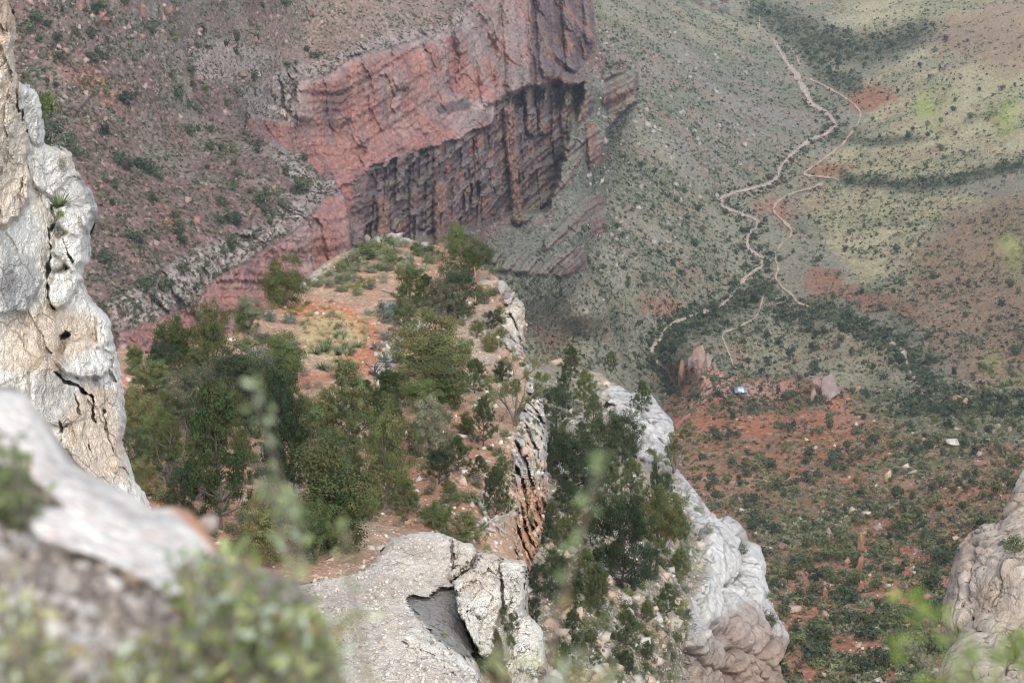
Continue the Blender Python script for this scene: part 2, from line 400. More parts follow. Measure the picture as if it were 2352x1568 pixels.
# knobbly rim rock above the cliffs and on the talus
rim = [(560,215),(690,150),(760,130),(880,85),(1010,60),(1070,10),(1080,60),(960,95),(884,120),(822,135),(760,170),(700,195),(690,240),(620,285),(560,300)]
rim2 = [(480,90),(560,100),(640,130),(560,200),(450,190),(430,130)]
rim3 = [(806,545),(770,410),(730,405),(650,340),(620,330),(650,400),(700,440),(600,520),(450,570),(380,620),(250,700),(270,760),(430,715),(500,645),(600,590),(700,520),(760,460)]
r_rim = np.clip(mk(rim, 14) + mk(rim2, 18) * .8 + mk(rim3, 16), 0, 1) * (1 - cliff)
kn = ridged(P, 1 / 11.0, 4) ; 
Dd = Dd - r_rim * (kn * 5 + (bid - .5) * 9)
talus = fbm(P, 1 / 6.0, 4); tr = ridged(P, 1 / 4.0, 2)
Dd = Dd - (1 - cliff) * (talus * np.clip(Dd / 900, .5, 1.6) * 1.6)
# outcrop bands on the right hand slope, rocky knobs on the lower right
knob = sst(.25, .6, fbm(P, 1 / 34.0, 3, off=31)) * sst(2100, 2280, X) * sst(420, 520, Y) * sst(980, 900, Y)
Dd = Dd - knob * (6 + 8 * kn)
S.lift(Dd)
N = normals(S.P); N_far_z = N[..., 2].copy()
S.P = S.P + N * ((perlin(P[..., 0] / 2.6, P[..., 1] / 2.6, P[..., 2] / 2.6) * (0.5 + .7 * left))[..., None])

# --- colours
n1 = fbm(P, 1 / 70.0, 4, off=3); n2 = fbm(P, 1 / 18.0, 4, off=9); n3 = fbm(P, 1 / 5.0, 3, off=14); sp = perlin(P[..., 0] / 2.2, P[..., 1] / 2.2, P[..., 2] / 2.2)
C = np.zeros(X.shape + (3,), F32) + np.array((.225, .212, .155), F32)
W = lambda poly, s=30, w=1.0: smask(poly, X + (wob * 44 + n2 * 34 + n3 * 16) * w, Y + (wob2 * 40 + n1 * 20 - n3 * 18) * w, s * .8)
# valley side left of the creek: grey green with tan streaks
C = mixc(C, (.22, .205, .15), sst(-.1, .5, n1) * .8)
C = mixc(C, (.21, .19, .165), W([(1380,60),(1500,70),(1800,170),(1870,300),(1830,330),(1700,430),(1600,400),(1480,260),(1400,200)]) * .75)
C = mixc(C, (.27, .25, .165), W([(1560,0),(1760,60),(1780,110),(1680,120),(1590,60),(1540,10)], 20) * .8)
C = mixc(C, (.14, .15, .095), sst(.45, .8, drain) * .5); C = mixc(C, (.27, .25, .175), sst(.2, -.3, drain) * .6)
# tan grass right of the trail
tan1 = [(1980,170),(2120,110),(2400,90),(2400,400),(2150,390),(1990,400),(1860,410),(1970,320),(2010,250),(1950,190)]
tan2 = [(1900,440),(2100,420),(2280,460),(2120,560),(2100,680),(1980,640),(1900,540),(1840,470)]
tan3 = [(1700,760),(1800,720),(1900,730),(2040,790),(2060,870),(1900,870),(1780,850),(1690,810)]
tan4 = [(1880,0),(2400,-30),(2400,70),(2080,60),(1920,50)]
for p_ in (tan1, tan2, tan4): C = mixc(C, (.385, .34, .205), W(p_, 34) * .9)
C = mixc(C, (.29, .255, .165), W(tan3, 24) * .95)
C = mixc(C, (.33, .295, .18), W([(1820,460),(1880,430),(1960,440),(1930,500),(1840,500)], 16))
C = mixc(C, (.17, .17, .11), sst(.5, .85, drain) * .55); C = mixc(C, (.26, .17, .115), sst(.42, .5, drain) * sst(.62, .5, drain) * .55)
# right hand slopes, browner and rockier
C = mixc(C, (.25, .17, .105), W([(2120,560),(2260,470),(2400,440),(2500,960),(2250,930),(2130,760),(2080,680)], 40) * .9)
C = mixc(C, (.17, .12, .105), (knob + .35 * sst(.1, .5, n2)) * sst(2080, 2250, X) * sst(400, 480, Y) * sst(960, 880, Y))
C = mixc(C, (.27, .18, .12), W([(2200,20),(2400,-20),(2400,180),(2260,150),(2100,110),(1950,70),(2050,60)], 30) * .7)
C = mixc(C, (.30, .125, .075), W([(1960,195),(2020,190),(2060,230),(2010,262),(1970,262),(1945,215)], 10) * .85)
C = mixc(C, (.30, .13, .08), W([(1850,398),(1900,388),(1945,392),(1935,408),(1870,406)], 5) * .85)
C = mixc(C, (.27, .13, .085), W([(1860,620),(1920,630),(2020,680),(2080,690),(2160,740),(2040,720),(1960,700),(1880,680),(1850,650)], 18) * .85)
C = mixc(C, (.30, .14, .09), W([(1725,455),(1760,470),(1800,490),(1790,530),(1770,500),(1730,490)], 8) * .8)
C = mixc(C, (.30, .145, .10), W([(1470,680),(1560,680),(1590,700),(1560,735),(1480,715)], 14) * .8)
C = mixc(C, (.24, .14, .10), W([(1220,740),(1300,740),(1330,800),(1250,820)], 20) * .7)
C = mixc(C, (.26, .16, .105), W([(1690,770),(1730,760),(1720,850),(1690,830)], 10) * .8)
# red soil with the rest house and the long red slope below it
red = [(1545,905),(1560,850),(1600,800),(1650,860),(1720,870),(1860,870),(1960,900),(2100,1000),(2250,1010),(2520,1050),(2520,1700),(1500,1700),(1500,960)]
mr = W(red, 16, .6)
C = mixc(C, (.33, .138, .08), mr); C = mixc(C, (.15, .135, .075), mr * sst(.45, .8, drain) * .55)
C = mixc(C, (.40, .215, .155), mr * sst(.0, .5, n1 + .3 * n2) * .7)
C = mixc(C, (.36, .12, .055), mr * sst(.1, .5, fbm(P, 1 / 40.0, 3, off=77)) * .8)
C = mixc(C, (.17, .15, .085), W([(1960,880),(2100,900),(2352,900),(2520,960),(2300,1010),(2200,1100),(2050,1120),(2000,1020),(1930,940)], 40) * .75)
C = mixc(C, (.16, .13, .075), W([(1620,1180),(1900,1100),(2050,1110),(1980,1240),(1760,1330),(1700,1260)], 40) * .55)
C = mixc(C, (.42, .36, .28), mr * sst(.28, .5, fbm(P, 1 / 8.0, 3, off=60)) * .6)
C = mixc(C, (.47, .25, .20), W([(1560,905),(1590,840),(1625,835),(1660,860),(1720,885),(1850,880),(1830,905),(1740,915),(1680,915),(1640,905),(1600,935)], 8, .5) * .9)
# wash bottoms, dense green
for ln, w in (([(1740,20),(1830,60),(1900,90),(1960,110),(2050,100),(2120,70)],30),([(1790,60),(1870,110),(1900,180),(1960,190)],24),([(1560,740),(1640,720),(1700,690),(1760,660)],24),([(1560,790),(1570,750)],20),([(1940,405),(2100,425),(2250,400),(2352,380)],14),([(1900,310),(2000,325),(2100,315)],8),([(1860,700),(2000,760),(2060,800),(2110,860),(2160,900)],18)):
    C = mixc(C, (.10, .105, .06), smline(ln, Xw, Yw, w * .5, w) * .75)
# left slopes
Cl = np.zeros_like(C) + np.array((.165, .112, .10), F32)
Cl = mixc(Cl, (.20, .165, .14), sst(-.05, .35, n1 + .4 * n2))
Cl = mixc(Cl, (.245, .11, .085), sst(.12, .4, fbm(P, 1 / 55.0, 4, off=21)) * W([(60,160),(240,150),(420,300),(450,500),(300,640),(150,500),(60,300)], 60) * .9)
Cl = mixc(Cl, (.25, .19, .155), W([(520,60),(700,0),(1000,-60),(1060,20),(880,100),(700,170),(560,230),(470,150)], 50) * .75)
Cl = mixc(Cl, (.155, .135, .118), W([(150,-60),(560,-60),(480,100),(300,160),(120,80)], 50) * .55)
Cl = mixc(Cl, (.30, .18, .11), W([(190,155),(240,165),(270,190),(230,205)], 10) * .8)
Cl = mixc(Cl, (.33, .285, .265), r_rim * sst(-.35, .3, n3 + kn * .5) * .85)
Cl = mixc(Cl, (.55, .46, .42), W([(620,240),(665,255),(680,268),(640,262)], 4, .3))
Cl = mixc(Cl, (.15, .15, .122), W([(1100,250),(1350,180),(1480,200),(1420,600),(1300,720),(1080,720),(1120,560),(1280,480)], 30))
C = C * (1 - left[..., None]) + Cl * left[..., None]
# cliffs
streak = fbm(P, 1 / 12.0, 4, ax=(1, 1, .15), off=4); patch = fbm(P, 1 / 45.0, 4, off=90)
rc = np.zeros_like(C) + np.array((.30, .155, .133), F32)
rc = mixc(rc, (.29, .20, .18), sst(-.1, .3, patch)); rc = mixc(rc, (.35, .185, .15), sst(.15, .45, -patch) * .7)
rc = mixc(rc, (.21, .165, .16), sst(.1, .4, streak + .3 * n2) * .65)
rc = mixc(rc, (.15, .095, .092), sst(.16, .36, fbm(P, 1 / 13.0, 4, ax=(1, 1, .12), off=40)) * .75); rc = mixc(rc, (.42, .27, .235), sst(.2, .4, fbm(P, 1 / 11.0, 4, ax=(1, 1, .12), off=240)) * .5)
C = mixc(C, rc.reshape(-1, 3)[0], 0) ; 
def over(C, Cn, m): return C * (1 - m[..., None]) + Cn * m[..., None]
joint = sst(.06, .0, np.abs(((zz * .035 + .05 * fbm(P, 1 / 30.0, 3, off=12)) % 1.0) - .5)) * sst(-.1, .3, fbm(P, 1 / 35.0, 2, off=7))
rc = mixc(rc, (.11, .07, .07), joint * .6)
rc = mixc(rc, (.27, .225, .215), sst(-60, 40, (X - 1000) - (Y - 160) * .6 + wob * 120) * sst(-.3, .2, patch + streak) * .6)
rc = mixc(rc, (.30, .25, .235), sst(26, 4, dline([(570,262),(680,272),(690,190),(760,170),(822,132),(884,116),(960,92),(1060,60),(1080,-60)], Xw, Yw)) * .75)
rc = mixc(rc, (.12, .085, .09), sst(.25, .42, fbm(P, 1 / 22.0, 4, ax=(1, 1, .35), off=140)) * .55)
C = over(C, rc, np.clip(c_red + c_fr, 0, 1))
gr = mixc(rc, (.235, .18, .165), .45 + .5 * sst(-.3, .3, patch + streak))
C = over(C, gr, c_up)
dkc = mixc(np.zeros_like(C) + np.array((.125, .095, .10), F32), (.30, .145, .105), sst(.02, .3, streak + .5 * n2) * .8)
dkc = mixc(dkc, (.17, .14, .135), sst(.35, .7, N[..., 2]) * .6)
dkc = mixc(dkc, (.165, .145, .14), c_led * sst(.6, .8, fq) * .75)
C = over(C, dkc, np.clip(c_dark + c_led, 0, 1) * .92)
brn = mixc(np.zeros_like(C) + np.array((.215, .135, .11), F32), (.12, .09, .09), sst(-.1, .3, streak))
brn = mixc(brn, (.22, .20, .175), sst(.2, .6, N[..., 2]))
C = over(C, brn, np.clip(c_sp + c_sp2 + c_low, 0, 1))
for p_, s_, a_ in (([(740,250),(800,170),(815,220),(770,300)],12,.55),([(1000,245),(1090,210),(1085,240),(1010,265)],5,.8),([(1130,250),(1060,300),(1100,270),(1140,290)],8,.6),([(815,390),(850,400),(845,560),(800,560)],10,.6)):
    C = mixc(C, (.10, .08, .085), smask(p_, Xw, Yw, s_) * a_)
for (a0, b0, a1, b1), w, h in cols[:4]:
    C = mixc(C, (.235, .14, .105), smline([(a0, b0), (a1, b1)], X, Y, w * .7, 5) * .8)
C = mixc(C, (.045, .035, .035), smline([(165,275),(215,215)], X, Y, 2, 3) * .8)
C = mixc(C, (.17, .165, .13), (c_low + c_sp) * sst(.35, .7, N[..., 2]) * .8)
# stones as pale flecks
C = C * (1 + .28 * np.clip(sp * 1.3 + n3 * .6, -1, 1) * (1 - .45 * cliff))[..., None]
C = mixc(C, (.36, .30, .27), sst(.42, .62, sp + .4 * n3) * (1 - cliff) * (.2 + .35 * left))
C = np.clip(C, .02, .7)
# light coloured bed under the creek and the trails
creek = [(1777,93),(1784,105),(1792,120),(1813,153),(1829,170),(1837,190),(1854,215),(1858,236),(1887,252),(1908,269),(1920,290),(1895,310),(1862,321),(1841,335),(1817,356),(1792,385),(1786,408),(1767,422),(1730,433),(1684,443),(1655,455),(1660,476),(1693,488),(1738,505),(1738,522),(1717,542),(1717,571),(1750,592),(1750,613),(1717,633),(1700,652),(1686,672),(1670,691),(1645,711)]
creek2 = [(1645,711),(1618,716),(1590,726),(1565,735),(1545,742),(1530,758),(1518,778),(1496,801),(1506,829),(1533,848),(1549,883)]
wash = [(2047,786),(2060,795),(2078,809),(2083,830),(2086,848),(2100,870),(2117,899)]
trail = [(1860,182),(1883,192),(1908,205),(1941,224),(1962,240),(1977,257),(1976,270),(1970,286),(1953,308),(1937,331),(1904,356),(1871,381),(1846,397),(1854,404),(1887,406),(1915,409),(1929,415)]
trail1 = [(1817,112),(1833,137),(1836,150)]
trail2 = [(1891,420),(1867,431),(1840,438),(1813,447),(1784,464),(1775,480),(1782,492),(1796,505),(1812,520),(1819,530),(1817,542),(1792,563),(1784,578),(1780,592),(1788,617),(1780,638),(1800,664),(1819,676),(1831,695),(1859,705)]
trail3 = [(1753,682),(1748,700),(1743,719),(1729,735),(1690,754),(1662,764),(1659,775),(1670,801),(1678,820),(1684,840)]
trail4 = [(1719,4),(1722,16)]
trail5 = [(1744,33),(1746,45),(1742,62),(1763,79),(1777,93)]
trail6 = [(1640,868),(1612,886),(1592,919),(1584,950),(1556,975),(1557,1005)]
for ln, w in ((creek, 4), (creek2, 4), (wash, 5)):
    C = mixc(C, (.33, .255, .21), smline(ln, X + rough * .7, Y + rough * .7, w * .7, 5) * .8)

# split the ground into its plain pieces: cliff faces, left hillside, valley floor
kf = lambda M: (M[:-1, :-1] + M[1:, 1:] + M[1:, :-1] + M[:-1, 1:]) / 4
kc = kf(cliff) > .5; kl = (kf(left) > .5) & ~kc; kv = ~kc & ~kl
tag(S.build('canyon_cliff', M_cliff, C, kc), kind='structure')
tag(S.build('hillside', M_far, C, kl), kind='structure')
tag(S.build('valley_floor', M_far, C, kv), kind='structure')
SC = C

def ribbon(name, pts, w, mat, col, sheet=S, lift=.9, seg=3.5, across=4):
    p = np.array(pts, float); out = []
    d = np.r_[0, np.cumsum(np.hypot(*np.diff(p, axis=0).T))]; t = np.arange(0, d[-1], seg)
    # smooth the line a little
    px = np.interp(t, d, p[:, 0]); py = np.interp(t, d, p[:, 1])
    for _ in range(2):
        px[1:-1] = (px[:-2] + 2 * px[1:-1] + px[2:]) / 4; py[1:-1] = (py[:-2] + 2 * py[1:-1] + py[2:]) / 4
    tx = np.gradient(px); ty = np.gradient(py); L = np.hypot(tx, ty) + 1e-6; nx, ny = -ty / L, tx / L; jr = np.random.default_rng(7).normal(size=(2, len(px))) * .45; px = px + jr[0]; py = py + jr[1] * .8
    r = np.random.default_rng(len(pts)); w = w * .85; ww = np.array([w] * len(px), float) * np.clip(1 + .3 * r.normal(size=len(px)), .4, 1.7) * (1 + .35 * np.interp(np.arange(len(px)), np.arange(0, len(px) + 4, 3), r.normal(size=len(np.arange(0, len(px) + 4, 3)))).clip(-1.5, 1.5))
    a = np.linspace(-1, 1, across + 1)
    XX = px[:, None] + nx[:, None] * a * ww[:, None]; YY = py[:, None] + ny[:, None] * a * ww[:, None]
    V = sheet.look(XX, YY) * (1 - lift / np.linalg.norm(sheet.look(XX, YY), axis=-1)[..., None] * 3)
    V[..., 2] += lift * .3
    idx = np.arange(V.shape[0] * V.shape[1]).reshape(V.shape[:2])
    cc = np.array(col) * (1 + .15 * r.normal(size=V.shape[:2] + (1,)))
    return V.reshape(-1, 3), grid_faces(idx, np.ones((V.shape[0] - 1, V.shape[1] - 1), bool)), cc.reshape(-1, 3)

def merge(parts):
    VV, FF, CC = [], [], []; b = 0
    for v, f, c in parts:
        VV.append(v); FF.append(f + b); CC.append(c); b += len(v)
    return np.concatenate(VV), np.concatenate(FF), np.concatenate(CC)

v, f, c = merge([ribbon('c', creek[:5], 4.0, None, (.37, .29, .25)), ribbon('c', creek[3:9], 5.6, None, (.37, .29, .25)), ribbon('c', creek[8:], 3.2, None, (.37, .29, .25)), ribbon('c', creek2, 4.2, None, (.38, .30, .26))])
tag(link('creek_bed', mesh('creek_bed', v, f, M_path, c)), kind='structure')
v, f, c = merge([ribbon('c', wash, 4, None, (.42, .33, .27))])
tag(link('dry_wash', mesh('dry_wash', v, f, M_path, c)), kind='structure')
v, f, c = merge([ribbon('t', t_, w_, None, (.42, .30, .235)) for t_, w_ in ((trail, 2.1), (trail1, 1.5), (trail2, 2.5), (trail3, 2.3), (trail4, 1.3), (trail5, 1.2))] + [ribbon('t', trail6, 4.2, None, (.42, .19, .14))])
tag(link('trail', mesh('trail', v, f, M_path, c)), kind='structure')
print('far', time.time() - T0)
# ================================================================== nearer ridges and rocks
def edge_round(D, poly, X, Y, w, depth, exclude=None):
    """turn the surface away from the eye near the outline"""
    d = dline(poly, X, Y)
    t = np.clip(1 - d / w, 0, 1)
    return D + depth * (1 - np.sqrt(np.clip(1 - t * t, 0, 1)))

# ---------------- the juniper ridge
R = Sheet(40, 1275, 520, 1420, 1.5)
X, Y = R.Xf, R.Yf
top_line = [(20,850),(200,812),(290,800),(330,812),(430,792),(520,768),(560,748),(612,714),(640,700),(662,690),(676,668),(700,640),(738,606),(780,582),(820,568),(850,560),(858,545),(880,537),(905,535),(940,548),(985,562),(1010,563),(1040,577),(1090,596),(1130,626),(1150,645),(1166,655),(1176,672),(1190,683),(1205,700),(1209,740),(1207,790),(1200,800),(1212,850),(1232,885),(1248,930),(1258,990),(1256,1060),(1258,1120),(1248,1200),(1240,1240),(1214,1315),(1214,1450)]
R_poly = top_line + [(20, 1450)]
RP = [(860,545,205),(940,552,205),(1040,580,198),(1150,650,184),(780,585,196),(700,645,184),(640,702,172),(520,770,155),(430,795,148),(300,810,140),(220,820,136),(900,640,186),(1000,700,176),(1100,720,174),(850,750,165),(700,750,164),(950,830,152),(1120,830,156),
      (560,900,138),(800,900,142),(1000,950,134),(1150,960,136),(350,900,128),(250,1000,112),(450,1000,120),(700,1020,124),(900,1050,121),(1100,1080,118),(300,1150,96),(500,1200,98),(700,1200,101),(900,1200,102),(1100,1220,104),(1170,1300,99),(900,1320,90),(600,1400,82),(1100,1410,92),(250,1400,78),
      (1160,690,178),(1160,790,165),(1200,710,176),(1204,785,174),(1170,900,143),(1180,980,133),(1225,900,146),(1245,1000,137),(1245,1180,131),(1190,1100,122),(1195,1180,118),(1215,1290,112),(1245,1100,134)]
D = rbf(RP, X, Y)
P = at(R.X, R.Y, D)
wr = fbm(P, 1 / 2.0, 4); wr2 = fbm(P, 1 / 2.0, 4, off=30)
cl_poly = [(1150,640),(1175,660),(1230,700),(1230,800),(1222,850),(1280,880),(1280,1330),(1205,1330),(1188,1290),(1185,1200),(1172,1120),(1180,1050),(1192,960),(1215,900),(1195,830),(1165,800),(1150,760),(1160,700)]
c_cl = smask(cl_poly, X + wr * 14, Y + wr2 * 14, 6)
lip = smask([(640,690),(690,650),(760,600),(750,620),(690,665),(668,690)], X + wr * 8, Y + wr2 * 8, 5)
crest_rock = smask([(852,566),(856,542),(905,532),(940,545),(990,560),(985,572),(930,556),(880,552),(866,566)], X + wr * 6, Y, 3)
mid_rock = np.clip(sum(smask(p_, X + wr * 16, Y + wr2 * 16, 5) for p_ in ([(925,738),(1010,720),(1000,745),(940,765)],[(880,800),(925,770),(935,800),(900,850),(870,830)],[(850,830),(905,850),(900,930),(870,900)],[(880,930),(900,1010),(915,1000),(900,930)],[(1100,640),(1140,640),(1130,660),(1110,655)],[(875,690),(915,690),(910,705),(880,700)])), 0, 1)
bw1, bw2, bwid = voronoi(P + np.stack([wr, wr2, wr], -1) * 1.0, 1 / 2.2, ax=(1, 1, .55))
fl = ridged(P, 1 / 3.0, 4, ax=(1, 1, .35), off=3)
rockm = np.clip(c_cl + lip + crest_rock * .7 + mid_rock, 0, 1)
D = D - c_cl * (fl * .9 + (bwid - .5) * 2.6 - sst(.09, 0, bw2 - bw1) * .8) - (lip + mid_rock) * ((bwid - .4) * 1.3 + fl * .3)
D = D - crest_rock * .8
D = D + fbm(P, 1 / 9.0, 3) * 1.1 * (1 - c_cl) - fbm(P, 1 / 1.2, 3) * .25
rg = fbm(P, 1 / 1.0, 4, off=2) * 10
D = edge_round(D, [p_ for p_ in top_line], X, Y, 12, 4)
R.lift(D)
N = normals(R.P); R.P = R.P + N * (perlin(P[..., 0] * 2.2, P[..., 1] * 2.2, P[..., 2] * 2.2) * (.07 + .12 * c_cl))[..., None]
n1 = fbm(P, 1 / 14.0, 4, off=3); n2 = fbm(P, 1 / 3.0, 4, off=8); sp = perlin(P[..., 0] * 3, P[..., 1] * 3, P[..., 2] * 3)
Xw = X + wr * 26; Yw = Y + wr2 * 20
C = np.zeros(X.shape + (3,), F32) + np.array((.37, .235, .16), F32)
C = mixc(C, (.33, .29, .20), sst(-.1, .4, n1) * .6)
for p_, col, s_, a_ in (([(620,700),(700,690),(790,700),(860,740),(880,790),(850,860),(800,850),(830,790),(760,730),(690,730)], (.46,.175,.085), 14, .95),
                    ([(690,740),(740,720),(830,735),(850,790),(760,830),(690,800)], (.40,.31,.155), 22, .9),
                    ([(740,740),(830,770),(860,800),(800,780)], (.50,.42,.235), 14, .7),
                    ([(830,780),(880,770),(870,850),(780,870),(660,890),(640,860),(760,850)], (.42,.19,.11), 16, .8),
                    ([(760,600),(900,580),(930,660),(880,720),(800,690),(720,680)], (.42,.26,.17), 22, .6),
                    ([(950,580),(1020,575),(1060,620),(1000,660),(960,610)], (.40,.235,.16), 12, .8),
                    ([(1040,720),(1130,690),(1150,840),(1080,850)], (.36,.29,.215), 20, .8),
                    ([(900,950),(1100,940),(1160,1060),(1140,1180),(1000,1250),(880,1200)], (.33,.17,.11), 30, .8),
                    ([(410,800),(480,800),(470,880),(400,870)], (.45,.20,.11), 14, .8),
                    ([(270,850),(320,830),(330,880),(270,890)], (.45,.22,.13), 8, .8),
                    ([(330,1100),(500,1080),(600,1250),(400,1240)], (.36,.19,.12), 20, .7)):
    C = mixc(C, col, smask(p_, Xw, Yw, s_) * a_)
rk = np.zeros_like(C) + np.array((.47, .43, .37), F32)
rk = mixc(rk, (.30, .29, .28), sst(-.1, .4, n2)); rk = mixc(rk, (.50, .33, .2), sst(.1, .4, fbm(P, 1 / 5.0, 3, off=44)) * .7)
rk = mixc(rk, (.50, .25, .14), smask([(1180,1110),(1260,1100),(1260,1320),(1190,1320)], Xw, Yw, 20) * .85)
rk = mixc(rk, (.13, .12, .12), sst(.14, .02, bw2 - bw1) * .6 * c_cl)
C = C * (1 - rockm[..., None]) + rk * rockm[..., None]
C = C * (1 + .2 * np.clip(sp + n2, -1, 1))[..., None]
C = mixc(C, (.58, .50, .42), sst(.5, .66, sp + .5 * n2) * .7)
ins = inside(R_poly, X + rg * .35, Y + rg * .35)
kp = ins[:-1, :-1] & ins[1:, 1:] & ins[:-1, 1:] & ins[1:, :-1]
tag(R.build('ridge', M_ridge, np.clip(C, .02, .8), kp, skirt=[(.6, .6), (2, 4), (5, 14), (9, 40)], inx=-.25), kind='structure')
print('ridge', time.time() - T0)

# ---------------- the second ridge with the pale buttresses
E = Sheet(1170, 1840, 805, 1680, 1.5)
X, Y = E.Xf, E.Yf
e_top = [(1160,835),(1262,838),(1300,832),(1330,848),(1382,856),(1400,876),(1430,888),(1448,902),(1472,898),(1500,908),(1518,935),(1546,965),(1550,1000),(1532,1028),(1545,1062),(1575,1098),(1600,1128),(1622,1160),(1645,1192),(1672,1182),(1700,1200),(1714,1218),(1720,1240),(1745,1250),(1762,1295),(1758,1325),(1780,1400),(1800,1432),(1816,1460),(1808,1490),(1788,1520),(1795,1580),(1790,1700)]
E_poly = e_top + [(1150, 1700)]
EP = [(1160,850,300),(1300,835,335),(1400,880,325),(1500,910,305),(1545,975,290),(1280,900,290),(1400,950,285),(1480,1000,275),(1530,1050,268),(1560,1110,250),(1200,1000,238),(1300,1000,245),(1400,1050,245),(1300,1150,200),(1450,1150,218),(1580,1150,236),(1640,1195,232),(1700,1205,236),(1760,1310,228),
      (1200,1200,172),(1300,1300,165),(1400,1250,185),(1500,1300,188),(1580,1280,206),(1600,1400,192),(1250,1450,138),(1400,1450,150),(1500,1480,156),(1570,1450,172),(1600,1550,182),(1700,1350,214),(1800,1470,210),(1780,1560,206),(1680,1500,196),(1700,1680,192),(1560,1680,150),(1400,1680,122),(1200,1680,108),(1600,1680,172)]
D = rbf(EP, X, Y); P = at(E.X, E.Y, D)
wr = fbm(P, 1 / 4.0, 4, off=5); wr2 = fbm(P, 1 / 4.0, 4, off=35)
c1 = smask([(1395,880),(1450,895),(1510,900),(1560,960),(1560,1010),(1540,1060),(1500,1090),(1470,1050),(1440,1010),(1430,960),(1400,930)], X + wr * 22, Y + wr2 * 16, 6)
c2 = smask([(1530,1060),(1580,1090),(1640,1180),(1680,1170),(1730,1200),(1780,1290),(1830,1460),(1830,1700),(1545,1700),(1560,1560),(1585,1450),(1580,1380),(1612,1320),(1615,1260),(1590,1210),(1575,1150)], X + wr * 20, Y + wr2 * 16, 7)
c3 = smask([(1300,832),(1380,850),(1420,880),(1380,880),(1320,860)], X + wr * 16, Y + wr2 * 10, 5) * .5
cc = np.clip(c1 + c2, 0, 1)
# diagonal buttresses: rounded ribs that run down to the right, parted by deep clefts
u_ = (X - 1600) * .88 - (Y - 1250) * .42 + wr * 14 ; v_ = (X - 1600) * .42 + (Y - 1250) * .88
pl1, pl2, plid = voronoi(np.stack([(u_ + wr * 10) / 50.0, (v_ + wr2 * 12) / 135.0, 0 * X], -1), 1.0, off=5)
rib = np.clip(1 - (pl1 / .75) ** 2, 0, 1) ** .5
bk1, bk2, bkid = voronoi(P + np.stack([wr, wr2, wr], -1) * 2.5, 1 / 6.5, ax=(1, 1, .6), off=3)
bulge = ridged(P, 1 / 7.0, 3, ax=(1, 1, .7), off=12)
Nb = normals(at(E.X, E.Y, edge_round(D, e_top, X, Y, 16, 9)))
D = D - .0 * c2 * (rib * 5.0 + (plid - .5) * 3.0 + bulge * .8 + (bkid - .5) * 1.6 - sst(.05, 0, bk2 - bk1) * .5 - sst(.06, 0, pl2 - pl1) * .8 + np.sin((v_ + 10 * np.sin(u_ / 22) + wr * 20) / 5.5) * .13) - c1 * (ridged(P, 1 / 9.0, 3, ax=(1, 1, .3), off=4) * 4 + bulge * 1.2)
v1, v2, vid = voronoi(P + np.stack([wr, wr2, wr], -1) * 2, 1 / 4.5)
lg = np.clip(1 - cc, 0, 1)
led = sst(.22, .45, fbm(P, 1 / 9.0, 3, off=64)) * lg
D = D - led * (vid - .3) * 1.6 - lg * fbm(P, 1 / 3.0, 4) * .9 - c3 * (vid * 3)
D = D - cc * fbm(P, 1 / 1.6, 3) * .35
D = edge_round(D, e_top, X, Y, 16, 9)
E.lift(D); N = normals(E.P)
# rock stands out along its own normal: big rounded blocks, small blocks in them, joints between
Qw = E.P + np.stack([fbm(E.P, 1 / 5.0, 3, off=4), fbm(E.P, 1 / 5.0, 3, off=6), fbm(E.P, 1 / 5.0, 3, off=8)], -1) * 1.8
w1, w2, wid = voronoi(Qw, 1 / 7.5, ax=(1, .55, .75)); x1_, x2_, xid = voronoi(Qw, 1 / 2.1, ax=(1, .7, 1.2), off=9)
joint_ = sst(.07, 0, w2 - w1)
pil = np.sqrt(np.clip(1 - (pl1 / .8) ** 2, 0, 1)); c2n = c2 * sst(2, 20, dline(e_top, X, Y)); c1n = c1 * sst(2, 16, dline(e_top, X, Y)); ccn = np.clip(c1n + c2n, 0, 1)
E.P = E.P + Nb * (c2n * (pil * 2.3 + (plid - .5) * .9 - sst(.09, 0, pl2 - pl1) * .7 - 1.5) + c1n * (np.sqrt(np.clip(1 - (w1 / .95) ** 2, 0, 1)) * 1.6 - 1.2) + ccn * ((wid - .5) * .9 - joint_ * .5 + (xid - .5) * .22 - sst(.06, 0, x2_ - x1_) * .06 + fbm(E.P, 1 / 1.2, 4) * .3 + np.sin(E.P[..., 2] * 5.2 + fbm(E.P, 1 / 6.0, 2) * 6) * .10))[..., None]
N = normals(E.P)
E.P = E.P + N * (perlin(P[..., 0] * 1.1, P[..., 1] * 1.1, P[..., 2] * 1.1) * (.22 - .15 * cc))[..., None]
n1 = fbm(P, 1 / 20.0, 4, off=3); n2 = fbm(P, 1 / 5.0, 4, off=8); sp = perlin(P[..., 0] * 1.3, P[..., 1] * 1.3, P[..., 2] * 1.3)
C = np.zeros(X.shape + (3,), F32) + np.array((.27, .235, .18), F32)
C = mixc(C, (.14, .15, .09), sst(-.25, .3, n1) * .75); C = mixc(C, (.42, .40, .36), sst(.15, .5, n2 + led * .4) * .7)
C = mixc(C, (.36, .24, .16), sst(.1, .5, fbm(P, 1 / 12.0, 3, off=90)) * .6)
rk = np.zeros_like(C) + np.array((.60, .585, .56), F32)
rk = mixc(rk, (.42, .41, .41), sst(.0, .4, fbm(P, 1 / 8.0, 4, ax=(1, 1, .4), off=15)) * .7)
rk = mixc(rk, (.26, .24, .23), joint_ * .35 * c1 + sst(.09, 0, pl2 - pl1) * c2 * .75)
rk = mixc(rk, (.36, .34, .33), sst(.05, 0, np.abs(((v_ + 10 * np.sin(u_ / 22) + wr * 16) / 19.0) % 1.0 - .5)) * sst(.15, .45, fbm(P, 1 / 4.0, 2, off=5)) * c2 * .5)
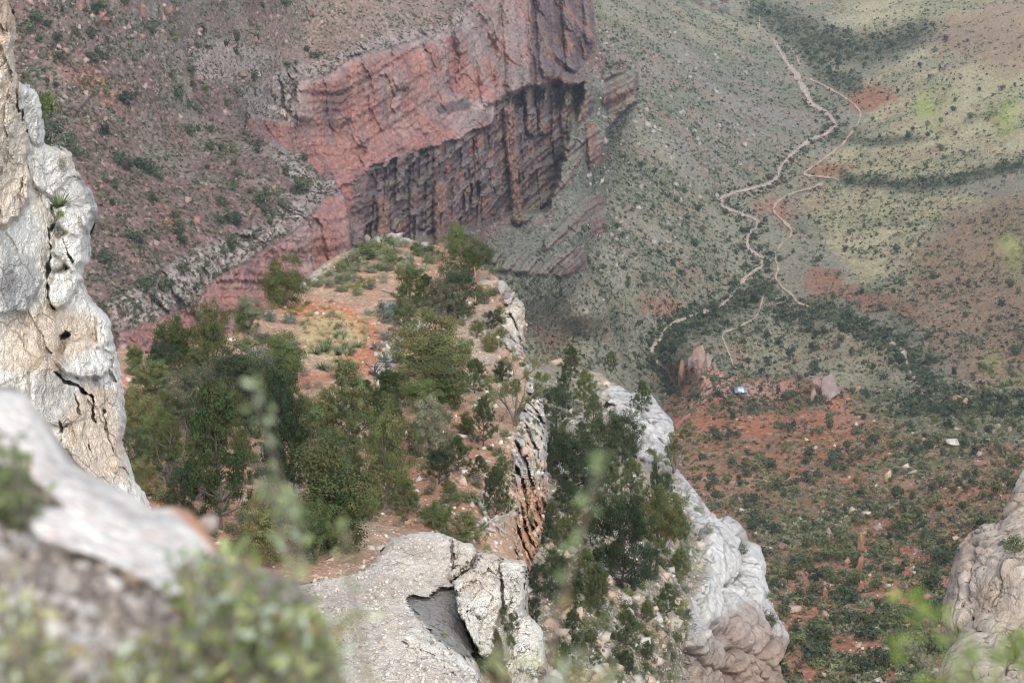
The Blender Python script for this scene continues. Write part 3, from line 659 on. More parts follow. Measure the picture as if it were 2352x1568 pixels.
rk = mixc(rk, (.42, .32, .25), np.clip(sst(1400, 1560, Y + wr * 60) * .9 * c2 + sst(.2, .45, fbm(P, 1 / 9.0, 3, off=51)) * .5, 0, 1))
rk = mixc(rk, (.30, .21, .17), smask([(1640,1420),(1720,1380),(1830,1500),(1800,1600),(1640,1600)], X + wr * 30, Y + wr2 * 30, 20) * .7)
C = C * (1 - cc[..., None]) + rk * cc[..., None]
C = C * (1 + .25 * np.clip(sp + n2, -1, 1) * (1 - .7 * cc))[..., None]
C = mixc(C, (.50, .47, .42), sst(.42, .6, sp + .5 * n2) * (1 - cc) * .8)
C = mixc(C, (.50, .42, .33), c3)
rg = fbm(P, 1 / 3.0, 4, off=2) * 9
ins = inside(E_poly, X + rg * .5, Y + rg * .5); kp = ins[:-1, :-1] & ins[1:, 1:] & ins[:-1, 1:] & ins[1:, :-1]
kk = (cc[:-1, :-1] + cc[1:, 1:]) / 2 > .5
tag(E.build('rocky_slope', M_far2, np.clip(C, .02, .8), kp & ~kk, skirt=[(1.2, 1.5), (4, 8), (10, 30), (16, 80)], inx=-.2), kind='structure')
tag(E.build('white_cliff', M_lime_far, np.clip(C, .02, .8), kp & kk, skirt=[(1.2, 1.5), (4, 8), (10, 30), (16, 80)], inx=-.2), kind='structure')
print('second ridge', time.time() - T0)

# ---------------- pale rock shelf in the middle foreground
Fs = Sheet(560, 1285, 1205, 1660, .85)
X, Y = Fs.Xf, Fs.Yf
f_top = [(530,1400),(660,1350),(740,1330),(800,1318),(835,1308),(860,1285),(878,1262),(896,1238),(930,1226),(965,1220),(1005,1221),(1030,1228),(1052,1240),(1085,1252),(1095,1268),(1128,1266),(1150,1280),(1180,1284),(1205,1288),(1211,1305),(1206,1350),(1202,1400),(1225,1420),(1243,1450),(1254,1500),(1262,1560),(1258,1680)]
F_poly = f_top + [(530, 1680)]
FP = [(700,1340,60),(800,1320,61),(900,1240,63),(1000,1225,63.5),(1060,1250,62.5),(1130,1270,62),(1200,1290,61.5),(900,1320,59.5),(1000,1320,60.5),(1050,1330,60),(800,1400,56),(900,1380,57.5),(800,1500,52),(950,1460,54),(850,1568,50),(1000,1500,53),(1080,1568,51.5),(1100,1330,59.3),(1150,1360,59),(1190,1340,60),(1200,1400,59.5),
      (1120,1430,58.5),(1120,1500,58.2),(1180,1500,58),(1240,1500,58),(1250,1568,57.5),(1200,1568,57),(1150,1568,56.5),(700,1568,49),(1100,1660,50),(1250,1660,57),(700,1660,46)]
D = rbf(FP, X, Y); P = at(Fs.X, Fs.Y, D)
wr = fbm(P, 1 / .9, 4, off=5); wr2 = fbm(P, 1 / .9, 4, off=35)
Xw = X + wr * 11; Yw = Y + wr2 * 11
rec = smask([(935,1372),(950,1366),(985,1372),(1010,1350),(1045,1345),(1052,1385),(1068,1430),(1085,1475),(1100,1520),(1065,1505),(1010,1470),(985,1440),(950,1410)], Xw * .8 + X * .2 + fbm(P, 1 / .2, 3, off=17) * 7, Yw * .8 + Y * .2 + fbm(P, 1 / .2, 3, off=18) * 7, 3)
b1 = smask([(1045,1335),(1062,1318),(1080,1305),(1110,1305),(1140,1320),(1152,1345),(1150,1395),(1140,1450),(1125,1500),(1105,1508),(1085,1470),(1068,1430),(1052,1390)], Xw, Yw, 3)
b2 = smask([(1085,1300),(1100,1272),(1128,1266),(1145,1275),(1140,1315),(1118,1306)], Xw, Yw, 3)
b3 = smask([(1050,1242),(1090,1250),(1092,1275),(1070,1300),(1048,1322),(1035,1330),(1036,1280)], Xw, Yw, 3)
b4 = smask([(1150,1295),(1158,1284),(1212,1286),(1208,1400),(1180,1440),(1150,1420),(1156,1350)], Xw, Yw, 3)
b5 = smask([(1140,1440),(1200,1400),(1245,1440),(1270,1680),(1160,1680),(1170,1560),(1150,1500)], Xw, Yw, 5)
low = smask([(960,1440),(1000,1462),(1050,1500),(1080,1520),(1105,1568),(1110,1680),(690,1680),(690,1500)], Xw, Yw, 4)
D = D - b1 * 1.0 - b2 * .45 - b3 * .35 - b4 * .35 - b5 * .8 - low * .55 + rec * .7 + smask([(1085,1500),(1110,1500),(1165,1560),(1165,1680),(1110,1680),(1100,1540)], X, Y, 5) * 2.2
blocks = np.clip(b1 + b2 + b3 + b4 + b5 + rec, 0, 1); strip = np.clip(low * sst(1380, 1420, Y) * sst(70, 10, dline([(960,1440),(1000,1462),(1050,1500),(1080,1520),(1105,1568),(1110,1680)], X, Y)), 0, 1)
rockm = np.clip(blocks + strip, 0, 1)
fl = ridged(P, 1 / 1.1, 4, ax=(1, 1, .6), off=8)
v1, v2, vid = voronoi(P + np.stack([wr, wr2, wr], -1) * .4, 1 / .9)
D = D - (rockm - .6 * rec) * (fl * .22 + (vid - .5) * .35) - (1 - rockm) * fbm(P, 1 / .7, 4) * .12 - fbm(P, 1 / .22, 3) * .05
hf = fbm(P, 1 / .2, 3, off=91); hf2 = fbm(P, 1 / .2, 3, off=95)
# joints between the blocks
for ln, w_ in (([(1036,1228),(1040,1290),(1035,1335)],3),([(1150,1280),(1155,1350),(1152,1410)],3),([(1052,1385),(1068,1430),(1095,1500),(1106,1520)],4),([(1045,1330),(1080,1300),(1092,1272)],2.5)):
    D = D + smline(ln, Xw + hf * 5, Yw + hf2 * 5, w_ * .5, 1.8) * .6
D = edge_round(D, f_top, X, Y, 14, 1.6)
Fs.lift(D); N = normals(Fs.P)
q1, q2, qid = voronoi(P + np.stack([wr, wr2, -wr], -1) * .3, 1 / .75, ax=(1, .8, .9), off=2); q3, q4, qi2 = voronoi(P, 1 / .22, off=7)
Fs.P = Fs.P + N * (rockm * (1 - rec) * ((qid - .5) * .15 - .05 + np.sqrt(np.clip(1 - q1 ** 2, 0, 1)) * .07 - sst(.04, 0, q2 - q1) * .04 + (qi2 - .5) * .02))[..., None]
v1, v2, vd = voronoi(P, 1 / .16)
Fs.P = Fs.P + N * ((.35 - v1) * .035 * (1 - rockm) + perlin(P[..., 0] * 7, P[..., 1] * 7, P[..., 2] * 7) * .03)[..., None]
n1 = fbm(P, 1 / 3.0, 4, off=3); n2 = fbm(P, 1 / .8, 4, off=8)
C = np.zeros(X.shape + (3,), F32) + np.array((.66, .60, .53), F32)
C = mixc(C, (.55, .48, .41), sst(0, .4, n1)); C = mixc(C, (.70, .67, .62), sst(.25, .45, n2) * .8)
C = C * (.88 + .24 * vd)[..., None]
rk = np.zeros_like(C) + np.array((.74, .70, .63), F32)
rk = mixc(rk, (.42, .40, .37), sst(.0, .4, n2) * .7); rk = mixc(rk, (.66, .58, .48), smask([(1060,1300),(1110,1300),(1145,1320),(1145,1350),(1100,1365),(1055,1350)], Xw, Yw, 8) * .8 + b3 * .6 + b2 * .7)
rk = mixc(rk, (.50, .36, .22), sst(.2, .5, fbm(P, 1 / 1.6, 3, off=45)) * .6 * (1 - low))
rk = mixc(rk, (.22, .215, .21), np.clip(rec * .85 + sst(.12, .45, fbm(P, 1 / 1.3, 4, off=33)) * .55 * smask([(1050,1365),(1150,1365),(1210,1400),(1260,1500),(1260,1600),(1150,1600),(1080,1500)], Xw, Yw, 16), 0, 1))  # hollow's shade painted into the rock colour, plus dark blotches on the block faces
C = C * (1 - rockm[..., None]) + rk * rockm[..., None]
C = mixc(C, (.22, .10, .05), sst(.55, .66, fbm(P, 1 / .25, 2, off=70)) * b1 * sst(1375, 1360, Y))
rg = fbm(P, 1 / .8, 4, off=2) * 7
ins = inside(F_poly, X + rg * .5, Y + rg * .5); kp = ins[:-1, :-1] & ins[1:, 1:] & ins[:-1, 1:] & ins[1:, :-1]
o = Fs.build('rock_outcrop', M_lime, np.clip(C, .02, .8), kp, skirt=[(.25, .3), (1, 2), (3, 8), (6, 22)])
tag(o, 'pale cracked limestone shelf strewn with gravel, with a dark shaded hollow under its split blocks', 'rock outcrop')
print('shelf', time.time() - T0)

# ---------------- the limestone wall at the left edge
G = Sheet(-330, 360, -120, 1260, 1.1)
X, Y = G.Xf, G.Yf
g_edge = [(22,-160),(26,-20),(24,10),(36,40),(38,90),(30,110),(36,150),(44,188),(70,196),(92,225),(102,262),(106,330),(150,338),(165,352),(172,385),(196,420),(212,440),(226,475),(224,500),(206,540),(208,590),(194,620),(198,655),(216,695),(243,718),(256,745),(262,790),(274,840),(286,900),(290,960),(284,1010),(288,1040),(303,1078),(312,1105),(330,1130),(346,1165),(352,1200),(356,1300)]
G_poly = g_edge + [(-400,1300),(-400,-160)]
GP = [(-330,-120,41),(-330,500,39),(-330,1260,36),(0,-120,43.5),(0,100,43),(30,60,44),(0,300,43),(60,300,44.8),(100,300,45.5),(60,450,44.2),(150,400,46),(220,480,46),(100,600,44),(180,600,45.2),(60,700,43),(200,750,44.6),(100,850,42.6),(250,850,44.5),(50,950,41.8),(200,950,43),(280,960,44.2),(150,1050,41.6),(290,1080,43.2),(200,1150,41),(340,1165,43.5),(0,1100,40),(-150,300,41.5),(-150,800,40),(200,1260,40),(340,1260,43)]
D = rbf(GP, X, Y); P = at(G.X, G.Y, D)
wr = fbm(P, 1 / 1.1, 4, off=5); wr2 = fbm(P, 1 / 1.1, 4, off=35); Xw = X + wr * 22; Yw = Y + wr2 * 22
tan = smask([(-400,-160),(40,-160),(40,110),(50,200),(62,330),(75,420),(60,470),(20,520),(-400,560)], Xw * .6 + X * .4, Yw * .6 + Y * .4, 7)
D = D - tan * .9
bl = [([(118,478),(150,470),(185,480),(200,520),(190,545),(150,530),(120,510)],.5),([(125,545),(165,528),(190,545),(188,600),(165,625),(140,590),(120,575)],.6),([(102,580),(122,568),(146,590),(140,614),(108,612)],.55),
      ([(110,655),(125,625),(175,615),(190,640),(165,690),(130,712),(108,700)],.75),([(150,470),(215,455),(226,490),(205,540),(190,520),(185,480)],.4),([(218,725),(245,715),(262,760),(258,810),(225,800)],.3),
      ([(128,830),(150,790),(200,770),(240,800),(255,850),(235,870),(190,870),(150,855)],.7),([(60,850),(110,810),(160,850),(190,890),(195,960),(130,980),(70,960)],.35),([(40,190),(70,196),(100,240),(106,330),(80,335),(55,300)],.45),
      ([(0,560),(60,590),(95,640),(60,720),(0,720),(-60,660)],.45),([(75,340),(130,345),(160,400),(120,450),(80,430)],.3)]
bsum = np.zeros_like(D)
for p_, h_ in bl:
    m_ = smask(p_, Xw * .5 + X * .5, Yw * .5 + Y * .5, 5); D = D - m_ * h_ * (.55 + .45 * smask(p_, X, Y, 22)); bsum = np.maximum(bsum, m_)
hf = fbm(P, 1 / .25, 3, off=91); hf2 = fbm(P, 1 / .25, 3, off=95)
for ln, w_, dd in (([(108,520),(112,560),(104,620),(110,690),(122,715)],4,.9),([(120,470),(124,500),(118,520)],3,.6),([(128,850),(150,872),(180,890),(192,905),(215,925),(222,975)],3.5,.9),([(140,540),(152,575),(168,600)],2.5,.6),([(262,800),(250,850),(262,880)],2,.4),([(128,960),(135,1010),(128,1090),(132,1150)],3,.5),([(170,905),(180,950)],2,.4),([(245,950),(250,1010),(262,1040)],2.2,.4),([(205,1020),(215,1050)],1.6,.4),([(175,1110),(190,1150)],1.6,.4),([(100,330),(112,300)],3,.6),([(55,300),(50,250),(40,190)],3,.6)):
    D = D + smline(ln, Xw + hf * 5, Yw + hf2 * 5, w_ * .45, 1.6) * dd * .7
D = D + smask([(138,770),(150,760),(160,768),(156,778),(140,780)], X, Y, 2.5) * .6
fl = ridged(P, 1 / 1.5, 4, off=8); v1, v2, vid = voronoi(P + np.stack([wr, wr2, -wr], -1) * .5, 1 / 1.1, ax=(1, 1, .7))
D = D - (fl * .17 + (vid - .5) * .34 * (1 - bsum)) - fbm(P, 1 / 3.5, 3, off=20) * .5 - ridged(P, 1 / .5, 3) * .05 - fbm(P, 1 / .5, 4, off=13) * .09
D = D - (1 - tan * .4) * fbm(P, 1 / .25, 3) * .045
D = edge_round(D, g_edge, X, Y, 20, 1.8)
G.lift(D); N = normals(G.P)
G.P = G.P + N * (perlin(P[..., 0] * 7, P[..., 1] * 7, P[..., 2] * 7) * .03 + fbm(P, 3.0, 3, off=4) * .05)[..., None]
n1 = fbm(P, 1 / 3.0, 4, off=3); n2 = fbm(P, 1 / .8, 4, off=8); n3 = fbm(P, 1 / 1.8, 4, off=80)
C = np.zeros(X.shape + (3,), F32) + np.array((.76, .73, .67), F32)
C = mixc(C, (.48, .47, .46), sst(.05, .4, n1) * .65); C = mixc(C, (.72, .63, .52), sst(.08, .35, n3) * .7)
C = mixc(C, (.30, .30, .31), sst(.18, .45, n2) * .5)
C = mixc(C, (.30, .30, .31), smask([(0,560),(60,590),(95,640),(60,720),(0,720)], Xw, Yw, 18) * .55 + smask([(70,870),(110,820),(180,890),(190,960),(130,990),(80,950)], Xw, Yw, 10) * .5)
C = mixc(C, (.63, .53, .43), tan * .85); C = mixc(C, (.55, .39, .26), tan * sst(0, .4, n3) * .6)
C = mixc(C, (.60, .47, .35), smask([(0,740),(120,700),(200,720),(240,790),(130,850),(0,850)], Xw, Yw, 18) * .7 + smask([(190,890),(270,900),(280,1020),(300,1100),(200,1120),(140,1040),(130,960)], Xw, Yw, 18) * .75)
C = mixc(C, (.10, .09, .085), sst(.35, .6, n2 + n1) * .4)
C = C * (1 + .12 * np.clip(perlin(P[..., 0] * 6, P[..., 1] * 6, P[..., 2] * 6), -1, 1))[..., None]
rg = fbm(P, 1 / .8, 4, off=2) * 9
ins = inside(G_poly, X + rg * .6, Y + rg * .3); kp = ins[:-1, :-1] & ins[1:, 1:] & ins[:-1, 1:] & ins[1:, :-1]
tag(G.build('cliff', M_lime, np.clip(C, .02, .85), kp, skirt=[(.4, .2), (2, 1), (6, 4), (12, 9)], inx=-.5), kind='structure')
print('wall', time.time() - T0)

# ---------------- rounded pale rock at the right edge
I = Sheet(2150, 2520, 1080, 1680, 1.6)
X, Y = I.Xf, I.Yf
i_top = [(2560,1030),(2430,1060),(2370,1105),(2350,1135),(2342,1165),(2325,1185),(2312,1215),(2296,1232),(2270,1236),(2246,1250),(2228,1268),(2216,1300),(2208,1350),(2196,1390),(2196,1420),(2203,1442),(2222,1456),(2218,1480),(2206,1510),(2200,1560),(2190,1700)]
I_poly = i_top + [(2560, 1700)]
IP = [(2350,1140,140),(2300,1240,135),(2240,1260,134),(2200,1400,131),(2280,1350,129),(2352,1300,128),(2352,1450,124),(2240,1500,124),(2300,1568,118),(2520,1300,130),(2520,1600,114),(2220,1660,112)]
D = rbf(IP, X, Y); P = at(I.X, I.Y, D)
wr = fbm(P, 1 / 3.0, 4, off=5); Xw = X + wr * 12; Yw = Y + wr * 10
a1 = smask([(2275,1290),(2300,1255),(2360,1238),(2480,1230),(2480,1290),(2360,1310),(2300,1320)], Xw, Yw, 7); a2 = smask([(2278,1330),(2330,1308),(2500,1290),(2540,1700),(2300,1700),(2262,1500)], Xw, Yw, 8)
a3 = smask([(2180,1400),(2215,1290),(2260,1245),(2290,1240),(2280,1320),(2262,1500),(2225,1450)], Xw, Yw, 7)
a4 = smask([(2190,1500),(2225,1450),(2262,1500),(2300,1700),(2180,1700)], Xw, Yw, 10)
D = D - a1 * 1.2 - a2 * 1.5 - a3 * 1.2 - a4 * 2.2 - fbm(P, 1 / 5.0, 4) * 1.6 - fbm(P, 1 / 1.2, 3) * .4 - ridged(P, 1 / 3.0, 3, ax=(1, 1, .6)) * .35
D = edge_round(D, i_top, X, Y, 30, 5)
I.lift(D); N = normals(I.P)
w1, w2, wid = voronoi(I.P + np.stack([fbm(I.P, 1 / 3.0, 3, off=4), fbm(I.P, 1 / 3.0, 3, off=6), 0 * X], -1) * 1.2, 1 / 4.5, ax=(1, .6, .8))
I.P = I.P + N * (np.sqrt(np.clip(1 - (w1 / .95) ** 2, 0, 1)) * .9 + (wid - .5) * .7 - sst(.06, 0, w2 - w1) * .5 + fbm(I.P, 1 / .8, 4) * .25)[..., None]
n1 = fbm(P, 1 / 6.0, 4, off=3); n2 = fbm(P, 1 / 1.5, 4, off=8)
C = np.zeros(X.shape + (3,), F32) + np.array((.60, .52, .44), F32)
C = mixc(C, (.46, .37, .29), sst(0, .4, n1)); C = mixc(C, (.36, .33, .30), sst(.1, .4, n2) * .5); C = mixc(C, (.24, .21, .19), sst(.06, 0, w2 - w1) * .6)
rg = fbm(P, 1 / 2.0, 4, off=2) * 8
ins = inside(I_poly, X + rg * .5, Y + rg * .5); kp = ins[:-1, :-1] & ins[1:, 1:] & ins[:-1, 1:] & ins[1:, :-1]
o = I.build('rock_outcrop', M_lime_far, C, kp, skirt=[(.6, .7), (2, 4), (5, 14), (9, 40)], inx=.4)
tag(o, 'rounded pale tan limestone knob above the red scrub slope, behind the blurred leafy sprig', 'rock outcrop')

# ---------------- ground at the photographer's feet
H = Sheet(-260, 860, 860, 1700, 2.2)
X, Y = H.Xf, H.Yf
h_top = [(-300,870),(-20,888),(30,884),(62,905),(95,950),(140,1010),(175,1065),(230,1098),(300,1132),(346,1168),(372,1166),(400,1160),(436,1170),(470,1210),(500,1252),(545,1282),(600,1300),(680,1330),(735,1400),(770,1480),(790,1568),(800,1720)]
H_poly = h_top + [(-300, 1720)]
HP = [(-260,870,5.2),(0,890,5.0),(60,905,5.0),(150,1040,4.8),(300,1135,4.7),(400,1162,4.7),(500,1255,4.5),(600,1310,4.4),(700,1350,4.3),(0,1100,4.3),(200,1200,4.25),(400,1300,4.1),(0,1400,3.5),(300,1450,3.55),(600,1500,3.7),(0,1700,3.0),(400,1700,3.1),(750,1600,3.6),(-260,1700,2.9)]
D = rbf(HP, X, Y); P = at(H.X, H.Y, D); wr = fbm(P, 1 / .15, 4)
rock = smask([(-260,880),(60,900),(160,1060),(300,1130),(400,1160),(470,1200),(520,1300),(480,1400),(430,1420),(330,1330),(200,1280),(90,1250),(60,1200),(130,1150),(60,1090),(-20,1080),(-260,1060)], X + wr * 30, Y + wr * 30, 14)
D = D - rock * .10 - fbm(P, 1 / .3, 4) * .08 - fbm(P, 1 / .06, 3) * .02
D = edge_round(D, h_top, X, Y, 50, .22)
H.lift(D)
n1 = fbm(P, 1 / .3, 4, off=3); n2 = fbm(P, 1 / .07, 4, off=8)
C = np.zeros(X.shape + (3,), F32) + np.array((.235, .20, .17), F32)
C = mixc(C, (.42, .38, .34), sst(.05, .3, n2) * .7)
rk = np.zeros_like(C) + np.array((.70, .66, .61), F32); rk = mixc(rk, (.42, .40, .40), sst(.0, .3, n1) * .7); rk = mixc(rk, (.60, .42, .36), sst(.1, .4, n2) * .5)
rk = mixc(rk, (.52, .22, .10), smask([(370,1150),(440,1150),(520,1250),(560,1300),(520,1300),(470,1240),(420,1190)], X, Y, 12) * .9)
C = C * (1 - rock[..., None]) + rk * rock[..., None]
ins = inside(H_poly, X, Y); kp = ins[:-1, :-1] & ins[1:, 1:] & ins[:-1, 1:] & ins[1:, :-1]
tag(H.build('ground', M_fore, C, kp, skirt=[(.05, .06), (.3, .6), (1, 3)]), kind='structure')
print('ground', time.time() - T0)
# ================================================================== plant and stone makers
def tubes(segs, n=5):
    VV, FF = [], []; b = 0
    an = np.linspace(0, 2 * math.pi, n, endpoint=False)
    for p0, p1, r0, r1 in segs:
        p0 = np.array(p0, float); p1 = np.array(p1, float); d = p1 - p0; L = np.linalg.norm(d) + 1e-9; d /= L
        u = np.cross(d, [0, 0, 1.0]) if abs(d[2]) < .9 else np.cross(d, [1.0, 0, 0]); u /= np.linalg.norm(u); v = np.cross(d, u)
        ring = np.cos(an)[:, None] * u + np.sin(an)[:, None] * v
        VV.append(np.concatenate([p0 + ring * r0, p1 + d * r1 * .4 + ring * r1]))
        i = np.arange(n); j = (i + 1) % n
        FF.append(np.stack([i, j, j + n, i + n], -1) + b); b += 2 * n
    return np.concatenate(VV), np.concatenate(FF)

def quads(c, size, r, up=0.0, aspect=.6, out=None):
    """small leaf blades at centres c, turned at random"""
    n = len(c); a = r.normal(size=(n, 3)); a[:, 2] += up
    if out is not None:                     # leaves on the skin of a clump face outwards
        o_ = out / (np.linalg.norm(out, axis=1)[:, None] + 1e-6) + r.normal(size=(n, 3)) * .38; o_ /= np.linalg.norm(o_, axis=1)[:, None]
        a -= (a * o_).sum(1)[:, None] * o_
    a /= np.linalg.norm(a, axis=1)[:, None]
    b = r.normal(size=(n, 3)) if out is None else np.cross(o_, a); b -= (b * a).sum(1)[:, None] * a; b /= np.linalg.norm(b, axis=1)[:, None]
    s = np.asarray(size).reshape(-1, 1) * (.6 + .8 * r.random((n, 1)))
    a = a * s; b = b * s * aspect
    V = np.stack([c - a, c + b * .9 - a * .1, c + a, c - b * .9 + a * .1], 1)
    return V.reshape(-1, 3), np.arange(4 * n).reshape(n, 4)

def branch(p, d, L, r, depth, rg, segs, tips, bend=.35, up=.12):
    k = 3; q = np.array(p, float); d = np.array(d, float)
    for i in range(k):
        d = d + rg.normal(size=3) * bend * .5 + np.array([0, 0, up]); d /= np.linalg.norm(d)
        q2 = q + d * L / k; r2 = r * .72
        segs.append((q, q2, r, r2)); q = q2; r = r2
        if depth > 0 and (i > 0 or depth > 1):
            for _ in range(2 if depth == 1 else 1):
                s = d + rg.normal(size=3) * .75; s /= np.linalg.norm(s)
                branch(q, s, L * (.5 + .25 * rg.random()), r * .7, depth - 1, rg, segs, tips, bend, up)
    tips.append(q)

def tree_parts(kind, seed):
    """unit-height tree: trunk and limb mesh, crown mesh. x/y reach is about +-.5"""
    rg = np.random.default_rng(seed); segs, tips = [], []
    pal = {'pine': (.070, .092, .040), 'juniper': (.115, .128, .048), 'grey': (.135, .145, .088), 'dark': (.056, .078, .038), 'sparse': (.100, .120, .050), 'bright': (.095, .13, .045), 'snag': (.3, .28, .25), 'tall': (.082, .104, .040)}
    col = np.array(pal[kind]) * np.array((1.08, 1.05, 1.15)); lean = rg.normal(size=2) * .05
    top = np.array([lean[0], lean[1], 1.0])
    # limbs
    if kind in ('pine', 'tall', 'dark'):
        q = np.zeros(3); r = .028; n = 9
        for i in range(n):
            q2 = np.array([lean[0] * (i + 1) / n + rg.normal() * .012, lean[1] * (i + 1) / n + rg.normal() * .012, .93 * (i + 1) / n]); segs.append((q, q2, r, r * .85)); q = q2; r *= .85
            h = (i + 1) / n
            prof = {'pine': (1.02 - h) ** .75 * .50, 'tall': min(.36, (1.04 - h) ** .55 * .40), 'dark': math.sqrt(max(0, 1 - (2 * h - .85) ** 2 / 1.5)) * .46}[kind]
            for k in range(5 if h < .9 else 3):
                a = rg.random() * 6.28; L = max(.06, prof * (.75 + .4 * rg.random()))
                branch(q, (math.cos(a), math.sin(a), .25 + .3 * h), L, r * .55, 1, rg, segs, tips, .25, .06)
    else:
        stems = {'juniper': 4, 'grey': 3, 'sparse': 3, 'bright': 4, 'snag': 3}[kind]
        for s in range(stems):
            a = 6.28 * s / stems + rg.random(); o = .45 if kind != 'grey' else .28
            d = np.array([math.cos(a) * o, math.sin(a) * o, .8]); d /= np.linalg.norm(d)
            branch(rg.normal(size=3) * .01, d, .62, .030, 2, rg, segs, tips, .34, .09)
        branch((0, 0, 0), (lean[0], lean[1], 1), .75, .035, 2, rg, segs, tips, .22, .14)
    T = np.array(tips)
    if kind not in ('sparse', 'snag'):      # sprays between the limbs fill the outline unevenly
        m_ = {'pine': 60, 'tall': 60, 'dark': 70, 'juniper': 60, 'grey': 50, 'bright': 60}[kind]; zt = T[:, 2].max(); hh = (.08 + .9 * rg.random(m_) ** 1.1); aa = rg.random(m_) * 6.28
        if kind in ('pine', 'tall'): rr_ = np.interp(hh, [0, .15, .5, .8, 1], [.28, .42, .36, .22, .04]) * (1.0 if kind == 'pine' else .85)
        else: rr_ = .47 * np.sqrt(np.clip(1 - ((hh - .45) / .56) ** 2, 0, 1))
        rr_ = rr_ * (.55 + .5 * rg.random(m_)); lob = 1 + .25 * np.sin(aa * 3 + seed) ; sp_ = np.percentile(np.abs(T[:, :2]), 95) / .45
        T = np.concatenate([T, np.stack([np.cos(aa) * rr_ * lob * sp_, np.sin(aa) * rr_ * lob * sp_, hh * zt * .97], -1)])
    mx = T[:, 2].max(); sc_ = .95 / max(mx, .1); T = T * sc_
    segs = [(np.array(a) * sc_, np.array(b) * sc_, r0, r1) for a, b, r0, r1 in segs]
    tv, tf = tubes(segs, 5)
    if kind == 'snag': return (tv, tf), None
    nt = len(T); nt = len(T); keep = rg.random(nt) > (.45 if kind == 'sparse' else .06); T = T[keep & (T[:, 2] > .06)]
    if len(T) > 150: T = T[rg.permutation(len(T))[:150]]
    per = int((18000 if kind != 'sparse' else 8000) / len(T)); cs, cc, sz, outs = [], [], [], []
    cen = T.mean(0)
    for t in T:
        rr = {'pine': .075, 'tall': .08, 'dark': .10, 'juniper': .115, 'grey': .11, 'sparse': .08, 'bright': .12}[kind] * (.7 + .6 * rg.random())
        m = int(per * (.6 + .8 * rg.random())); g = rg.normal(size=(m, 3)); g /= np.linalg.norm(g, axis=1)[:, None]; g *= rg.random((m, 1)) ** .3
        sub = rg.normal(size=(5, 3)) * .5; g = g * .62 + sub[rg.integers(0, 5, m)] * .55     # smaller sprays inside each clump
        p = t + g * rr * np.array([1.15, 1.15, .8]); cs.append(p); outs.append(g + (t - cen) * .35 + [0, 0, .15])
        tone = (.78 + .5 * rg.random()); cvar = np.array([1 + .12 * rg.normal(), 1, 1])
        cc.append(col * tone * cvar * (.85 + .3 * rg.random((m, 1))))
    c = np.concatenate(cs); cc = np.concatenate(cc); lo = c[:, 2] < .03; c[lo, 2] = .03 + rg.random(lo.sum()) * .05
    V, F = quads(c, .0135, rg, .5, .5, np.concatenate(outs))
    rad = np.percentile(np.abs(c[:, :2] - np.median(c[:, :2], 0)), 97) ; k_ = .5 / rad; hz = 1.0 / np.percentile(c[:, 2], 99.5)
    off_ = np.median(c[:, :2], 0) * .6
    V[:, :2] = (V[:, :2] - off_) * k_; tv[:, :2] = tv[:, :2] * k_ - off_ * k_ * np.clip(tv[:, 2:3] * 2, 0, 1); V[:, 2] *= hz; tv[:, 2] *= hz
    return (tv, tf), (V, F, np.repeat(cc, 4, 0))

_protos = {}
BARK = {'snag': (.33, .31, .29), 'pine': (.10, .085, .075), 'dark': (.08, .07, .065)}
def proto(kind, seed):
    if (kind, seed) not in _protos:
        (tv, tf), cr = tree_parts(kind, seed * 13 + 5)
        tm = mesh('trunk', tv, tf, M_bark, np.tile(BARK.get(kind, (.17, .145, .125)), (len(tv), 1)))
        cm = mesh('crown', cr[0], cr[1], M_leaf, cr[2], smooth=False) if cr else None
        _protos[(kind, seed)] = (tm, cm)
    return _protos[(kind, seed)]

def put_tree(name, kind, seed, p, h, w, label, cat, group=None, rot=None):
    tm, cm = proto(kind, seed)
    e = bpy.data.objects.new(name, None); COL.objects.link(e); e.empty_display_size = .2
    e.location = [float(v) for v in p]; e.rotation_euler = (0, 0, rot if rot is not None else random.random() * 6.28); e.scale = (w, w, h)
    tag(e, label, cat, group)
    link('trunk', tm, e)
    if cm: link('crown', cm, e)
    return e

SURF = {'R': R, 'E': E, 'F': Fs, 'G': G, 'S': S, 'I': I, 'H': H}
def foot(sf, px, py): return SURF[sf].look(px, py)
def size_at(p, dpx): return dpx / FOC * float(np.linalg.norm(p))

